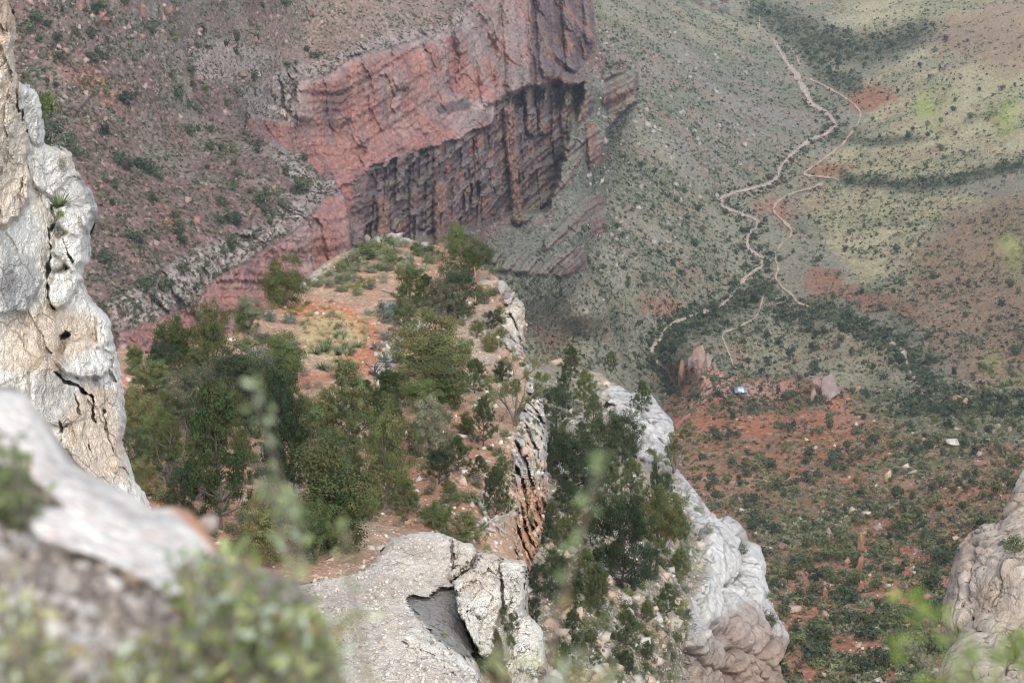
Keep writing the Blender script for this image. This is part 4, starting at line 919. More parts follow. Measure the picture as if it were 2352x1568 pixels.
# ---- shrubs
def shrub_mesh(kind, seed):
    r = np.random.default_rng(seed)
    if kind in ('sage', 'green', 'bright', 'twiggy', 'blue'):
        col = {'sage': (.23, .245, .165), 'green': (.105, .125, .062), 'bright': (.17, .205, .07), 'twiggy': (.20, .185, .145), 'blue': (.125, .145, .115)}[kind]
        m = 52; d = r.normal(size=(m, 3)); d[:, 2] = np.abs(d[:, 2]) * .9 + .15; d /= np.linalg.norm(d, axis=1)[:, None]
        tips = d * (np.array([.5, .5, .95]) * (.75 + .35 * r.random((m, 1)))); cs, cc = [], []
        for t in tips:
            k = 17; q = t * (.45 + .55 * r.random((k, 1)) ** .6) + r.normal(size=(k, 3)) * .055; cs.append(q); cc.append(np.array(col) * (.75 + .5 * r.random()) * (.85 + .3 * r.random((k, 1))))
        c = np.concatenate(cs); c[:, 2] = np.abs(c[:, 2])
        V, F = quads(c, .048 if kind != 'twiggy' else .034, r, .9, .45, c - [0, 0, .2])
        return V, F, np.repeat(np.concatenate(cc), 4, 0)
    if kind in ('grass', 'yucca'):
        col = {'grass': (.46, .41, .26), 'yucca': (.13, .165, .085)}[kind]; n = 150 if kind == 'grass' else 90
        a = r.random(n) * 6.28; t = r.random(n) ** (.8 if kind == 'grass' else .5) * (.45 if kind == 'grass' else 1.25); L = (.7 + .4 * r.random(n))
        b0 = np.stack([np.cos(a), np.sin(a), 0 * a], -1) * (r.random((n, 1)) * (.35 if kind == 'grass' else .08)); dr = np.stack([np.cos(a) * np.sin(t), np.sin(a) * np.sin(t), np.cos(t)], -1)
        sd = np.stack([-np.sin(a), np.cos(a), 0 * a], -1) * (.012 if kind == 'grass' else .035)
        e = b0 + dr * L[:, None] * (1 if kind == 'grass' else .75)
        V = np.stack([b0 - sd, b0 + sd, e + sd * .2, e - sd * .2], 1).reshape(-1, 3)
        return V, np.arange(4 * n).reshape(n, 4), np.repeat(np.array(col) * (.75 + .5 * r.random((n, 1))), 4, 0)
_sp = {}
def shrub_proto(kind, seed):
    if (kind, seed) not in _sp: _sp[(kind, seed)] = mesh('shrub', *shrub_mesh(kind, seed * 7 + 1)[:2], M_leaf, shrub_mesh(kind, seed * 7 + 1)[2], smooth=False)
    return _sp[(kind, seed)]

def put_shrub(name, kind, p, w, h, label, cat, group):
    o = link(name, shrub_proto(kind, random.randint(0, 3)), None, p); o.scale = (w, w, h); o.rotation_euler = (0, 0, random.random() * 6.28)
    return tag(o, label, cat, group)

# ---- stones
def rock_mesh(seed, n=14, cuts=17, flat=.7, sub=3, rough=.03):
    import bmesh
    r = np.random.default_rng(seed); bm = bmesh.new(); bmesh.ops.create_icosphere(bm, subdivisions=sub, radius=1)
    V = np.array([v.co[:] for v in bm.verts]); F = np.array([[v.index for v in f.verts] for f in bm.faces]); bm.free()
    for _ in range(cuts):
        d = r.normal(size=3); d /= np.linalg.norm(d); h = .38 + .30 * r.random(); e = V @ d - h; V = V - np.clip(e, 0, None)[:, None] * d
    V = V * (1 + rough * 3.5 * fbm(V + seed, 2.4, 4) + .035 * ridged(V + seed, 3.0, 3))[:, None]
    V /= np.abs(V).max(); V[:, 2] *= flat; V[:, 0] *= .8 + .5 * r.random(); V -= [0, 0, V[:, 2].min() * .5]
    return V, F
_rk = {}
def put_rock(name, p, s, label, cat, group=None, col=(.3, .18, .14), seed=0, flat=.75, mat=None, rot=0, sub=4):
    k = (seed, flat, col, sub)
    if k not in _rk:
        V, F = rock_mesh(seed, flat=flat, sub=sub); n_ = fbm(V + seed, 1.2, 4)
        _rk[k] = mesh('rock', V, F, mat or M_boulder, np.array(col) * (1 + .35 * n_[:, None]), smooth=False)
    o = link(name, _rk[k], None, p); s = np.broadcast_to(s, 3); o.scale = [float(v) for v in s]; o.rotation_euler = (0, 0, rot)
    return tag(o, label, cat, group)

# ---- scatter as one mesh
def scatter(P, size, kind, r, cols, tris=8, flat=1.0):
    """many small tufts (leaf faces) or stones at the points P, as one mesh"""
    n = len(P); s = size.reshape(-1, 1, 1)
    if kind == 'tuft':
        c = r.normal(size=(n, tris, 3)); c[..., 2] = np.abs(c[..., 2]); c /= np.linalg.norm(c, axis=-1)[..., None]; c *= .55 * r.random((n, tris, 1)) ** .4 * np.array([1, 1, 1.25 * flat])
        a = r.normal(size=(n, tris, 3)); a /= np.linalg.norm(a, axis=-1)[..., None]; b = r.normal(size=(n, tris, 3)); b /= np.linalg.norm(b, axis=-1)[..., None]
        k = .42 * (8.0 / tris) ** .5
        T = np.stack([c + a * k, c + b * k, c - (a + b) * k * .6], 2)          # n, tris, 3, 3
        V = P[:, None, None, :] + T * s[..., None]
        F = np.arange(n * tris * 3).reshape(-1, 3)
        Cc = cols[:, None, None, :] * (.8 + .4 * r.random((n, tris, 1, 1))) + np.zeros((n, tris, 3, 3))
        return V.reshape(-1, 3), F, Cc.reshape(-1, 3)
    cube = np.array([[-1, -1, -1], [1, -1, -1], [1, 1, -1], [-1, 1, -1], [-1, -1, 1], [1, -1, 1], [1, 1, 1], [-1, 1, 1]], float) * .5
    q = np.array([[0, 3, 2, 1], [4, 5, 6, 7], [0, 1, 5, 4], [1, 2, 6, 5], [2, 3, 7, 6], [3, 0, 4, 7]])
    T = cube[None] * (.7 + .6 * r.random((n, 1, 3))) + r.normal(size=(n, 8, 3)) * .13; T[..., 2] *= .7
    # turn every stone its own way
    A = r.normal(size=(n, 3, 3)); Q, _ = np.linalg.qr(A); T = np.einsum('nij,nkj->nki', Q, T)
    V = P[:, None, :] + T * s
    F = (q[None] + (np.arange(n) * 8)[:, None, None]).reshape(-1, 4)
    return V.reshape(-1, 3), F, np.repeat(cols, 8, 0)

def pick(poly, n, r, sheet, dens=None):
    """random sight points inside a polygon, thinned by a density function"""
    xs = [p[0] for p in poly]; ys = [p[1] for p in poly]
    x = r.uniform(min(xs), max(xs), n); y = r.uniform(min(ys), max(ys), n); m = inside(poly, x, y)
    x, y = x[m], y[m]
    if dens is not None:
        d = dens(x, y); m = r.random(len(x)) < d; x, y = x[m], y[m]
    return x, y
print('plants ready', time.time() - T0)
# ================================================================== vegetation on the juniper ridge
# x, foot y, top y, width, kind, seed, label
TREES = [
 ('R',1046,585,521,46,'bright',1,'juniper tree','small yellow-green juniper behind the spreading one at the far crest of the ridge'),
 ('R',1078,646,560,104,'juniper',1,'juniper tree','spreading open juniper beside the tall dry flower stalk near the crest'),
 ('R',942,716,630,58,'tall',1,'pinyon tree','olive conical pinyon at the left end of the clump on the ridge top'),
 ('R',978,706,640,48,'pine',2,'pinyon tree','narrow dark pinyon squeezed into the middle of the clump on the ridge top'),
 ('R',1052,734,628,82,'dark',1,'pinyon tree','big deep green pinyon at the right of the clump on the ridge top'),
 ('R',1010,738,655,74,'grey',1,'juniper tree','pale grey-green juniper in front of the dark clump on the ridge top'),
 ('R',928,768,694,54,'pine',1,'pinyon tree','small conical pinyon just above the big round juniper'),
 ('R',995,868,741,162,'juniper',2,'juniper tree','largest round bushy juniper in the middle of the ridge'),
 ('R',1090,906,834,54,'pine',3,'pinyon tree','small pinyon right of the juniper with bare grey branches'),
 ('R',1008,932,846,122,'juniper',3,'juniper tree','low juniper with bare grey branches showing, below the largest round juniper'),
 ('R',893,962,861,62,'tall',2,'pinyon tree','olive cone-shaped pinyon on the rocky step in mid ridge'),
 ('R',975,948,882,70,'bright',2,'juniper tree','light green rounded juniper directly under the grey-branched juniper'),
 ('R',1184,980,832,114,'sparse',1,'juniper tree','large airy juniper standing over the pale cliff at the ridge edge'),
 ('R',800,1032,852,104,'tall',3,'juniper tree','tall dense olive juniper right of the tree with black limbs'),
 ('R',1110,1028,922,62,'pine',4,'pinyon tree','pointed pinyon alone on red soil near the right cliff edge'),
 ('R',992,1062,924,86,'grey',2,'juniper tree','ragged juniper on a twisted pale trunk in the centre of the slope'),
 ('R',893,1168,955,112,'juniper',4,'juniper tree','tall ragged juniper between the black-limbed tree and the red slope'),
 ('R',745,1160,962,158,'sparse',2,'juniper tree','see-through juniper with black forked limbs in the lower middle'),
 ('R',650,1128,862,84,'dark',2,'pinyon tree','tall dark pinyon behind the blurred leafy stalk'),
 ('R',645,876,784,94,'bright',3,'juniper tree','soft light green juniper beside the grassy patch'),
 ('R',652,706,602,88,'juniper',5,'juniper tree','juniper standing out against the red cliff at the left rim of the ridge'),
 ('R',572,768,690,58,'grey',3,'juniper tree','grey-green bushy juniper on the left rim below the rim tree'),
 ('R',560,768,716,36,'bright',1,'pinyon tree','small bright green pinyon on the left rim'),
 ('R',484,864,712,96,'juniper',1,'juniper tree','big juniper with visible dark stem on the left shoulder of the ridge'),
 ('R',403,832,738,70,'bright',2,'juniper tree','light green juniper at the far left shoulder above bare red soil'),
 ('R',374,872,799,56,'dark',3,'pinyon tree','round dark green pinyon below the light juniper on the left shoulder'),
 ('R',452,872,806,52,'pine',1,'pinyon tree','dark little pinyon in front of the big shoulder juniper'),
 ('R',362,934,842,80,'tall',1,'juniper tree','yellow-green juniper next to the limestone wall, upper of two'),
 ('R',556,968,828,124,'dark',1,'juniper tree','wide very dark juniper over pale bare branches in the left thicket'),
 ('R',432,1014,868,116,'grey',1,'juniper tree','broad grey-green juniper in the heart of the left thicket'),
 ('R',322,1004,900,76,'juniper',2,'juniper tree','juniper next to the limestone wall, lower of two'),
 ('R',304,1096,1000,72,'dark',2,'pinyon tree','dark pinyon touching the limestone wall'),
 ('R',508,1216,918,118,'tall',3,'pinyon tree','tallest pinyon, deep green, left of the blurred leafy stalk'),
 ('R',676,1128,934,88,'dark',3,'pinyon tree','dark pinyon just right of the blurred leafy stalk'),
 ('R',388,1116,984,108,'sparse',1,'juniper tree','half-bare greyish juniper at the bottom of the left thicket'),
 ('R',638,958,866,70,'tall',2,'juniper tree','olive juniper above the blurred stalk tip'),
 ('R',312,842,798,34,'bright',3,'pinyon tree','small bright pinyon at the far left crest'),
 ('R',414,864,812,26,'pine',2,'pinyon tree','thin young pinyon on the bare red patch at left'),
 ('R',1008,1112,1034,54,'dark',1,'pinyon tree','squat dark pinyon below the twisted-trunk juniper'),
 ('R',1140,1192,1084,60,'pine',3,'pinyon tree','pointed pinyon above the fallen grey logs'),
 ('R',760,1262,1040,166,'juniper',3,'juniper tree','large yellow-green juniper leaning over the pale rock shelf'),
 ('R',724,1290,1160,90,'bright',1,'juniper tree','low juniper behind the top of the blurred foreground bush'),
 ('R',1070,1252,1186,62,'tall',1,'pinyon tree','small pinyon just behind the pale rock shelf'),
 ('R',1008,1218,1156,54,'bright',2,'pinyon tree','little open pinyon with a bare foot above the rock shelf'),
 ('R',600,1300,1160,100,'juniper',5,'juniper tree','dark juniper at the foot of the tallest pinyon'),
 ('R',420,1180,1080,60,'dark',2,'juniper tree','shadowed juniper low in the left thicket beside bare red ground'),
 ('R',330,1140,1060,60,'juniper',4,'juniper tree','juniper crouching beside the foot of the limestone wall'),
 ('R',1133,758,722,34,'dark',3,'juniper tree','small dark bush-like juniper beside the pale right cliff'),
 ('E',1317,1132,1010,108,'dark',2,'juniper tree','dark many-stemmed juniper near the top of the second ridge'),
 ('E',1428,1066,958,78,'dark',1,'pinyon tree','tall dark pinyon beneath the upper white cliff'),
 ('E',1448,1152,1062,54,'pine',2,'pinyon tree','slender pinyon below the tall dark one on the second ridge'),
 ('E',1396,1146,1044,54,'tall',3,'pinyon tree','dark pinyon directly behind the tip of the blurred plant stalk'),
 ('E',1430,1350,1168,118,'dark',3,'pinyon tree','largest dark pinyon on the shaded slope of the second ridge'),
 ('E',1522,1262,1128,84,'juniper',2,'juniper tree','forked dark juniper under the scree on the second ridge'),
 ('E',1502,1170,1074,34,'pine',4,'pinyon tree','thin young pinyon on the pale scree'),
 ('E',1372,1414,1304,52,'pine',1,'pinyon tree','narrow pinyon right of the blurred plant stalk, low on the shaded slope'),
 ('E',1438,1490,1408,54,'pine',3,'pinyon tree','cone-shaped pinyon lowest on the shaded slope'),
 ('E',1232,1372,1300,50,'dark',1,'pinyon tree','dark pinyon close behind the right edge of the rock shelf'),
 ('E',1276,1388,1306,52,'dark',3,'pinyon tree','dark pinyon beside the stem of the blurred plant stalk'),
 ('E',1543,1098,1004,104,'sparse',1,'juniper tree','open juniper in front of the upper white cliff'),
 ('E',1268,1090,992,38,'dark',2,'pinyon tree','shaded pinyon against the right side of the near cliff'),
 ('E',1278,984,898,64,'dark',3,'pinyon tree','blue-green pinyon in the notch behind the near cliff'),
 ('E',1294,934,866,36,'pine',1,'pinyon tree','slim pinyon in the notch behind the near cliff'),
 ('E',1343,942,862,50,'tall',2,'pinyon tree','dark pinyon at the top of the second ridge, between two others'),
 ('E',1310,876,806,38,'tall',1,'pinyon tree','pinyon rising beside the pale tilted boulder'),
 ('E',1403,862,814,28,'pine',2,'pinyon tree','small pinyon on the stony skyline of the second ridge'),
 ('E',1474,946,882,36,'tall',3,'pinyon tree','lone pinyon perched above the upper white cliff'),
 ('E',1412,1036,964,36,'pine',3,'pinyon tree','slim dark pinyon left of the upper white cliff'),
 ('E',1246,1252,1170,50,'dark',2,'juniper tree','dark juniper in the shade under the near cliff foot'),
 ('E',1222,1436,1380,36,'dark',3,'juniper tree','dark bush-like juniper right beside the rock shelf'),
 ('E',1300,1180,1118,54,'dark',1,'juniper tree','low dark juniper under the many-stemmed one'),
]
def blocked(px, py, polys): return any(inside(p, np.array([px]), np.array([py]))[0] for p in polys)
for sf, x, fy, ty, w_, kind, seed, cat, label in TREES:
    p = foot(sf, x, fy - 2); h = size_at(p, fy - ty) / .87; w = size_at(p, w_)
    put_tree(cat.replace(' ', '_'), kind, seed, p, h * 1.06, w * (1.16 if sf == 'R' else 1.12), label, cat)

def fill(sf, poly, n, kinds, hpx, wpx, label, seed, mind):
    r = np.random.default_rng(seed); x, y = pick(poly, n * 60, r, SURF[sf]); got = [(t_[1], t_[2]) for t_ in TREES if t_[0] == sf]; k0 = len(got)
    for a, b in zip(x, y):
        if len(got) - k0 >= n: break
        if all((a - c) ** 2 + (b - d) ** 2 > mind ** 2 for c, d in got):
            got.append((a, b)); p = foot(sf, a, b); k = .75 + .5 * r.random()
            put_tree('juniper_tree', kinds[r.integers(0, len(kinds))], int(r.integers(1, 4)), p, size_at(p, hpx * k) / .87, size_at(p, wpx * k), label, 'juniper tree', label)
fill('R', [(300,870),(420,850),(620,880),(720,960),(720,1180),(600,1290),(440,1230),(310,1120)], 16, ['pine','tall','pine','juniper','grey','bright'], 104, 62, 'juniper or pinyon packed among others in the left thicket', 71, 34)
fill('R', [(720,900),(860,960),(900,1060),(900,1200),(800,1240),(740,1100)], 8, ['juniper','tall','sparse','pine'], 104, 74, 'juniper between the black-limbed tree and the red slope', 72, 40)
fill('R', [(880,900),(1060,940),(1150,960),(1160,1120),(1060,1230),(930,1240),(900,1100)], 9, ['pine','tall','juniper','dark'], 66, 52, 'small juniper or pinyon on the red soil between the rock shelf and the ridge top', 74, 44)
fill('R', [(1050,690),(1120,660),(1160,760),(1160,900),(1060,830)], 4, ['dark','juniper'], 44, 40, 'small juniper on the pale flat near the right cliff', 75, 34)
fill('E', [(1262,900),(1400,960),(1480,1080),(1560,1160),(1580,1300),(1480,1560),(1280,1560),(1240,1250)], 34, ['dark','pine','tall'], 66, 44, 'dark tree on the shaded slope of the second ridge', 73, 34)
# bare snags and fallen wood
def put_wood(name, sf, pts, r0, label, cat, twigs=8, seed=0, col=(.36, .34, .32), lift=.12):
    rg = np.random.default_rng(seed + 50); W_ = []
    for (px, py) in pts: W_.append(foot(sf, px, py) + np.array([0, 0, lift]))
    W_ = np.array(W_); o = W_[0].copy(); W_ -= o; segs = []; r = r0
    for a, b in zip(W_[:-1], W_[1:]): segs.append((a, b, r, r * .75)); r *= .75
    tw = []
    L = np.linalg.norm(W_[-1] - W_[0])
    for k in range(twigs):
        i = rg.integers(0, len(W_) - 1); t = rg.random(); q = W_[i] * (1 - t) + W_[i + 1] * t; d = rg.normal(size=3); d[2] = abs(d[2]) + .3; d /= np.linalg.norm(d)
        t_ = []; branch(q, d, L * (.18 + .2 * rg.random()), r0 * .4, 1, rg, t_, [], .5, .02); tw.append(t_)
    tv, tf = tubes(segs, 7); e = link(name, mesh(name, tv, tf, M_bark, np.tile(col, (len(tv), 1))), None, o); tag(e, label, cat)
    for t_ in tw:
        tv, tf = tubes(t_, 4); link('twig', mesh('twig', tv, tf, M_bark, np.tile(col, (len(tv), 1))), e)
put_wood('fallen_log', 'R', [(1098,1150),(1108,1175),(1122,1200),(1160,1228)], .16, 'long grey fallen log lying down the slope behind the rock shelf', 'log', 7, 1)
put_wood('fallen_log', 'R', [(1090,1208),(1112,1216),(1136,1224)], .13, 'short pale fallen log crossing the foot of the slope', 'log', 4, 2, (.46, .45, .43))
put_wood('fallen_log', 'R', [(1078,850),(1100,842),(1130,836)], .10, 'bleached branch lying on the pale slope right of the largest juniper', 'log', 3, 3)
put_wood('fallen_log', 'R', [(850,858),(868,866),(890,880)], .13, 'dark dead log on the rocky step', 'log', 8, 4, (.10, .09, .08))
put_wood('fallen_log', 'R', [(878,668),(900,676),(922,674)], .10, 'grey dead branch beside the dark clump of trees', 'log', 5, 5)
for i, (sf, x, fy, ty, w_, lab) in enumerate([('R',790,590,558,34,'bare white snag on the left crest against the red cliff'), ('R',1045,912,868,78,'tangle of bare silver branches right of the grey-branched juniper'),
        ('R',400,1110,1030,60,'bare pale branches of a dead juniper in the left thicket'), ('R',1180,1090,1004,22,'thin dead stems at the right cliff edge'), ('R',1006,860,808,60,'dead grey limbs poking out below the largest juniper'), ('E',1352,1330,1292,24,'charred leaning snag beside the largest dark pinyon'), ('E',1450,1440,1400,44,'bare grey branches low on the shaded slope')]):
    p = foot(sf, x, fy); put_tree('dead_tree', 'snag', i % 3, p, size_at(p, fy - ty) / .87, size_at(p, w_) * .9, lab, 'dead tree')

# tall dry flower stalk
p = foot('R', 1092, 700); h = size_at(p, 84) / .87
tv, tf = tubes([((0, 0, 0), (.02, 0, h * .5), .035, .03), ((.02, 0, h * .5), (.0, .02, h * .78), .03, .05), ((0, .02, h * .78), (-.05, 0, h), .05, .02)], 6)
st_ = link('flower_stalk', mesh('flower_stalk', tv, tf, M_stone, np.tile((.46, .33, .2), (len(tv), 1))), None, p)
tag(st_, 'tall dry tan flower stalk standing straight up from the ridge near the spreading juniper', 'flower stalk')
link('leaf_rosette', mesh('leaf_rosette', shrub_mesh('yucca', 5)[0] * .5, shrub_mesh('yucca', 5)[1], M_leaf, shrub_mesh('yucca', 5)[2], smooth=False), st_)

# shrubs, grouped by kind and by where they grow
crest = [(770,620),(850,562),(900,545),(985,565),(1000,600),(960,640),(900,640),(820,680),(750,660),(700,660)]
slopeL = [(640,705),(720,650),(800,690),(870,740),(880,800),(850,880),(700,930),(600,820),(560,760)]
grassy = [(700,720),(760,690),(840,735),(860,790),(790,830),(700,800)]
rightflat = [(1040,700),(1120,660),(1165,700),(1160,900),(1170,1100),(1080,1060),(1060,900)]
midslope = [(840,880),(940,900),(1080,950),(1170,1000),(1170,1180),(1050,1260),(900,1240),(840,1180),(860,1000)]
leftthick = [(290,850),(420,800),(560,790),(640,880),(640,1150),(560,1290),(420,1230),(300,1150)]
cliffR = [(1170,700),(1200,760),(1190,830),(1230,900),(1240,1060),(1230,1180),(1190,1240),(1190,1000)]
escree = [(1260,900),(1400,950),(1480,1080),(1570,1150),(1590,1300),(1560,1560),(1270,1568),(1250,1250)]
ecliff = [(1580,1150),(1640,1210),(1740,1300),(1790,1450),(1760,1500),(1640,1400),(1590,1300)]
def shrubs(sf, poly, n, kind, wpx, hr, label, cat, name, seed, mind=10):
    r = np.random.default_rng(seed); x, y = pick(poly, n * 30, r, SURF[sf]); got = []
    for a, b in zip(x, y):
        if len(got) >= n: break
        if all((a - c) ** 2 + (b - d) ** 2 > mind ** 2 for c, d in got):
            got.append((a, b)); p = foot(sf, a, b); s = size_at(p, wpx * 1.35 * (.6 + .9 * r.random()))
            put_shrub(name, kind, p - [0, 0, .03], s, s * hr, label, cat, label)
shrubs('R', crest, 70, 'sage', 17, .7, 'pale grey-green sage clump on the stony crest of the ridge', 'shrub', 'sage_bush', 1, 8)
shrubs('R', crest, 30, 'bright', 15, .8, 'yellow-green bush on the stony crest of the ridge', 'shrub', 'green_bush', 2, 12)
shrubs('R', crest, 34, 'green', 24, .7, 'dark green bush on the stony crest of the ridge', 'shrub', 'dark_bush', 3, 13)
shrubs('R', [(690,690),(870,680),(880,780),(700,760)], 10, 'sage', 17, .8, 'pale sage clump around the grassy patch', 'shrub', 'sage_bush', 4)
shrubs('R', grassy, 120, 'grass', 8, 1.0, 'tuft of dry yellow grass on the open patch of the ridge', 'grass tuft', 'grass_tuft', 5, 4)
shrubs('R', [(660,690),(720,690),(700,750),(650,740)], 8, 'bright', 12, .6, 'yellow-green bush on bare red soil of the ridge', 'shrub', 'green_bush', 6)
shrubs('R', [(720,800),(790,770),(835,790),(800,830),(730,860)], 16, 'yucca', 22, .7, 'spiky green yucca in the patch below the dry grass', 'yucca', 'yucca', 7, 8)
shrubs('R', [(560,760),(620,730),(680,740),(690,860),(620,870)], 12, 'blue', 26, .7, 'blue-grey bush on the left side of the ridge', 'shrub', 'grey_bush', 8, 14)
shrubs('R', [(640,870),(760,850),(850,860),(760,950),(680,960)], 16, 'twiggy', 18, .8, 'twiggy grey-brown bush on the red soil in mid ridge', 'shrub', 'twiggy_bush', 9, 12)
shrubs('R', rightflat, 18, 'green', 20, .8, 'dark green bush on the pale flat beside the right cliff', 'shrub', 'dark_bush', 10, 13)
shrubs('R', rightflat, 14, 'sage', 13, .6, 'small pale sage clump on the flat beside the right cliff', 'shrub', 'sage_bush', 11)
shrubs('R', rightflat, 14, 'grass', 11, .8, 'tuft of dry grass on the flat beside the right cliff', 'grass tuft', 'grass_tuft', 12)
shrubs('R', midslope, 44, 'green', 26, .75, 'dark green bush on the red lower slope of the ridge', 'shrub', 'dark_bush', 13, 18)
shrubs('R', midslope, 22, 'twiggy', 19, .8, 'twiggy grey-brown bush on the red lower slope of the ridge', 'shrub', 'twiggy_bush', 14, 15)
shrubs('R', midslope, 18, 'bright', 13, .8, 'yellow-green bush on the red lower slope of the ridge', 'shrub', 'green_bush', 15, 14)
shrubs('R', leftthick, 60, 'green', 34, .8, 'dark bush in the undergrowth of the left thicket', 'shrub', 'dark_bush', 16, 22)
shrubs('R', leftthick, 22, 'blue', 32, .7, 'grey bush in the undergrowth of the left thicket', 'shrub', 'grey_bush', 17, 22)
shrubs('R', cliffR, 14, 'green', 17, .8, 'dark bush rooted in the pale cliff of the near ridge', 'shrub', 'dark_bush', 18, 14)
shrubs('R', [(860,700),(920,720),(930,800),(890,870),(860,830)], 12, 'blue', 22, .8, 'blue-grey bush on the rocky step beside the trees', 'shrub', 'grey_bush', 19, 12)
shrubs('E', escree, 130, 'green', 24, .8, 'dark bush on the shaded stony slope of the second ridge', 'shrub', 'dark_bush', 20, 14)
shrubs('E', escree, 90, 'blue', 19, .7, 'grey-green bush on the shaded stony slope of the second ridge', 'shrub', 'grey_bush', 21, 12)
shrubs('E', escree, 60, 'bright', 15, .7, 'fresh green bush on the shaded stony slope of the second ridge', 'shrub', 'green_bush', 22, 12)
shrubs('E', [(1570,1130),(1610,1180),(1620,1290),(1570,1290)], 10, 'sage', 16, .7, 'pale bush along the lip of the white buttresses', 'shrub', 'sage_bush', 23)
for x, y, w_, lab in ((1715,1252,46,'dark blue-green bush growing in the cleft on top of the white buttresses'),(1764,1385,34,'upper of two dark bushes clinging to the outer white buttress'),(1772,1432,44,'lower of two dark bushes clinging to the outer white buttress')):
    p = foot('E', x, y); put_shrub('cliff_bush', 'green', p, size_at(p, w_), size_at(p, w_) * .8, lab, 'shrub', None)
for x, y, w_, k_, lab in ((828,1452,36,'bright','low green bush under the dark hollow of the rock shelf'),):
    pass
for sf, x, y, w_, k_, lab in (('F',1066,1300,10,'bright','tiny green plant in the crack between the rock shelf blocks'),('F',1072,1290,11,'green','tiny dark plant in the crack at the top of the rock shelf'),('F',1118,1268,26,'bright','yellow-green bush behind the blocks of the rock shelf'),('F',1162,1320,12,'bright','tiny green tuft on the right block of the rock shelf'),
        ('F',1020,1462,20,'bright','small green plant at the foot of the dark hollow'),('F',992,1480,16,'twiggy','small rusty plant on the gravel below the dark hollow'),('F',1105,1540,60,'green','dark bush in the gap below the split blocks'),('I',2340,1290,60,'green','dark bush on the rounded knob at the right edge'),('I',2318,1275,24,'blue','small grey bush on the rounded knob at the right edge')):
    p = foot(sf, x, y); put_shrub('small_plant' if w_ < 30 else 'dark_bush', k_, p, size_at(p, w_), size_at(p, w_) * .8, lab, 'plant' if w_ < 30 else 'shrub', None)
p = foot('F', 1168, 1480); put_tree('pinyon_sapling', 'sparse', 2, p, size_at(p, 105), size_at(p, 64), 'thin pinyon sapling growing out of the split face of the rock shelf', 'pinyon sapling')
for x, y, w_, h_, k_, lab in ((108,262,66,66,'bright','bright green bush at the top of the limestone wall'),(134,340,92,84,'blue','grey twiggy bush on the ledge of the limestone wall'),(138,474,66,48,'yucca','tuft of green grass-like leaves on the limestone wall'),(140,498,26,24,'bright','small green tuft under the grassy tuft on the wall'),(146,395,26,50,'twiggy','slim dry plant in the groove of the limestone wall'),(62,190,30,36,'sage','pale sage clump behind the tan top of the wall')):
    p = foot('G', x, y); put_shrub('wall_bush' if h_ > 30 else 'wall_tuft', k_, p + [0, -.05, 0], size_at(p, w_), size_at(p, h_), lab, 'shrub', None)

# stones lying on the ridges (gravel nobody could count)
def gravel(name, sf, poly, n, smin, smax, cols, seed, label, dens=None, power=2.5):
    r = np.random.default_rng(seed); x, y = pick(poly, n, r, SURF[sf], dens); P_ = foot(sf, x, y); m = len(x)
    s = smin + (smax - smin) * r.random(m) ** power; cc_ = np.array(cols)[r.integers(0, len(cols), m)] * (.8 + .4 * r.random((m, 1)))
    v, f, c = scatter(P_, s, 'stone', r, cc_); tag(link(name, mesh(name, v, f, M_stone, c, smooth=False)), label, 'gravel', kind='stuff')
pale = [(.55, .50, .44), (.48, .42, .36), (.40, .30, .24), (.58, .55, .50)]
gravel('loose_stones', 'R', R_poly, 9000, .05, .42, pale + [(.42, .24, .16)], 31, 'loose pale stones on the ridge', lambda x, y: .35 + .65 * (x > 860), 7)
gravel('scree', 'E', [(1250,860),(1400,880),(1440,960),(1560,1110),(1620,1200),(1610,1300),(1590,1680),(1170,1680),(1170,900)], 11000, .10, 1.1, [(.50, .48, .45), (.42, .38, .33), (.46, .36, .28)], 32, 'pale scree on the shaded slope', None, 28)
gravel('gravel', 'F', [(720,1330),(880,1270),(960,1225),(1030,1240),(1040,1330),(930,1370),(960,1440),(1100,1568),(1090,1640),(700,1640)], 7000, .012, .10, [(.62, .58, .52), (.55, .49, .42), (.48, .43, .37)], 33, 'fine pale gravel on the rock shelf', None, 5)

print('near plants', time.time() - T0)

# ================================================================== far vegetation
hide = [R_poly, E_poly, F_poly, G_poly, H_poly, I_poly]
def visible(x, y):
    m = np.ones(len(x), bool)
    for p_ in hide: m &= ~inside(p_, x, y)
    return m & (x > -20) & (x < 2372) & (y > -20) & (y < 1590)
def noise_at(x, y, s, off): return perlin(np.asarray(x) / s + off, np.asarray(y) / (s * .6) + off, 0 * np.asarray(x) + off)
def tufts(name, poly, n, smin, smax, cols, seed, label, tris=7, dens=None, power=2.0, flat=.8, off=None):
    r = np.random.default_rng(seed); x, y = pick(poly, n, r, S, dens); m = visible(x, y); cl = S.look(x, y, cliff) < .55
    if off is None: m &= cl
    x, y = x[m], y[m]; P_ = S.look(x, y); k = len(x)
    s = smin + (smax - smin) * r.random(k) ** power; cc_ = np.array(cols)[r.integers(0, len(cols), k)] * (.75 + .5 * r.random((k, 1)))
    v, f, c = scatter(P_, s, 'tuft', r, cc_, tris, flat); tag(link(name, mesh(name, v, f, M_leaf, c, smooth=False)), label, 'scrub', kind='stuff')
    print(name, k)
G1 = [(.060, .078, .042), (.085, .10, .060), (.11, .12, .08), (.05, .065, .04)]
leftR = [(-20,-20),(1360,-20),(1380,120),(1480,200),(1400,500),(1300,700),(1000,700),(300,900),(-20,900)]
valR = [(1360,-20),(2372,-20),(2372,960),(1500,960),(1200,900),(1150,640),(1330,500),(1400,300)]
redR = [(1530,860),(2372,860),(2372,1600),(1500,1600)]
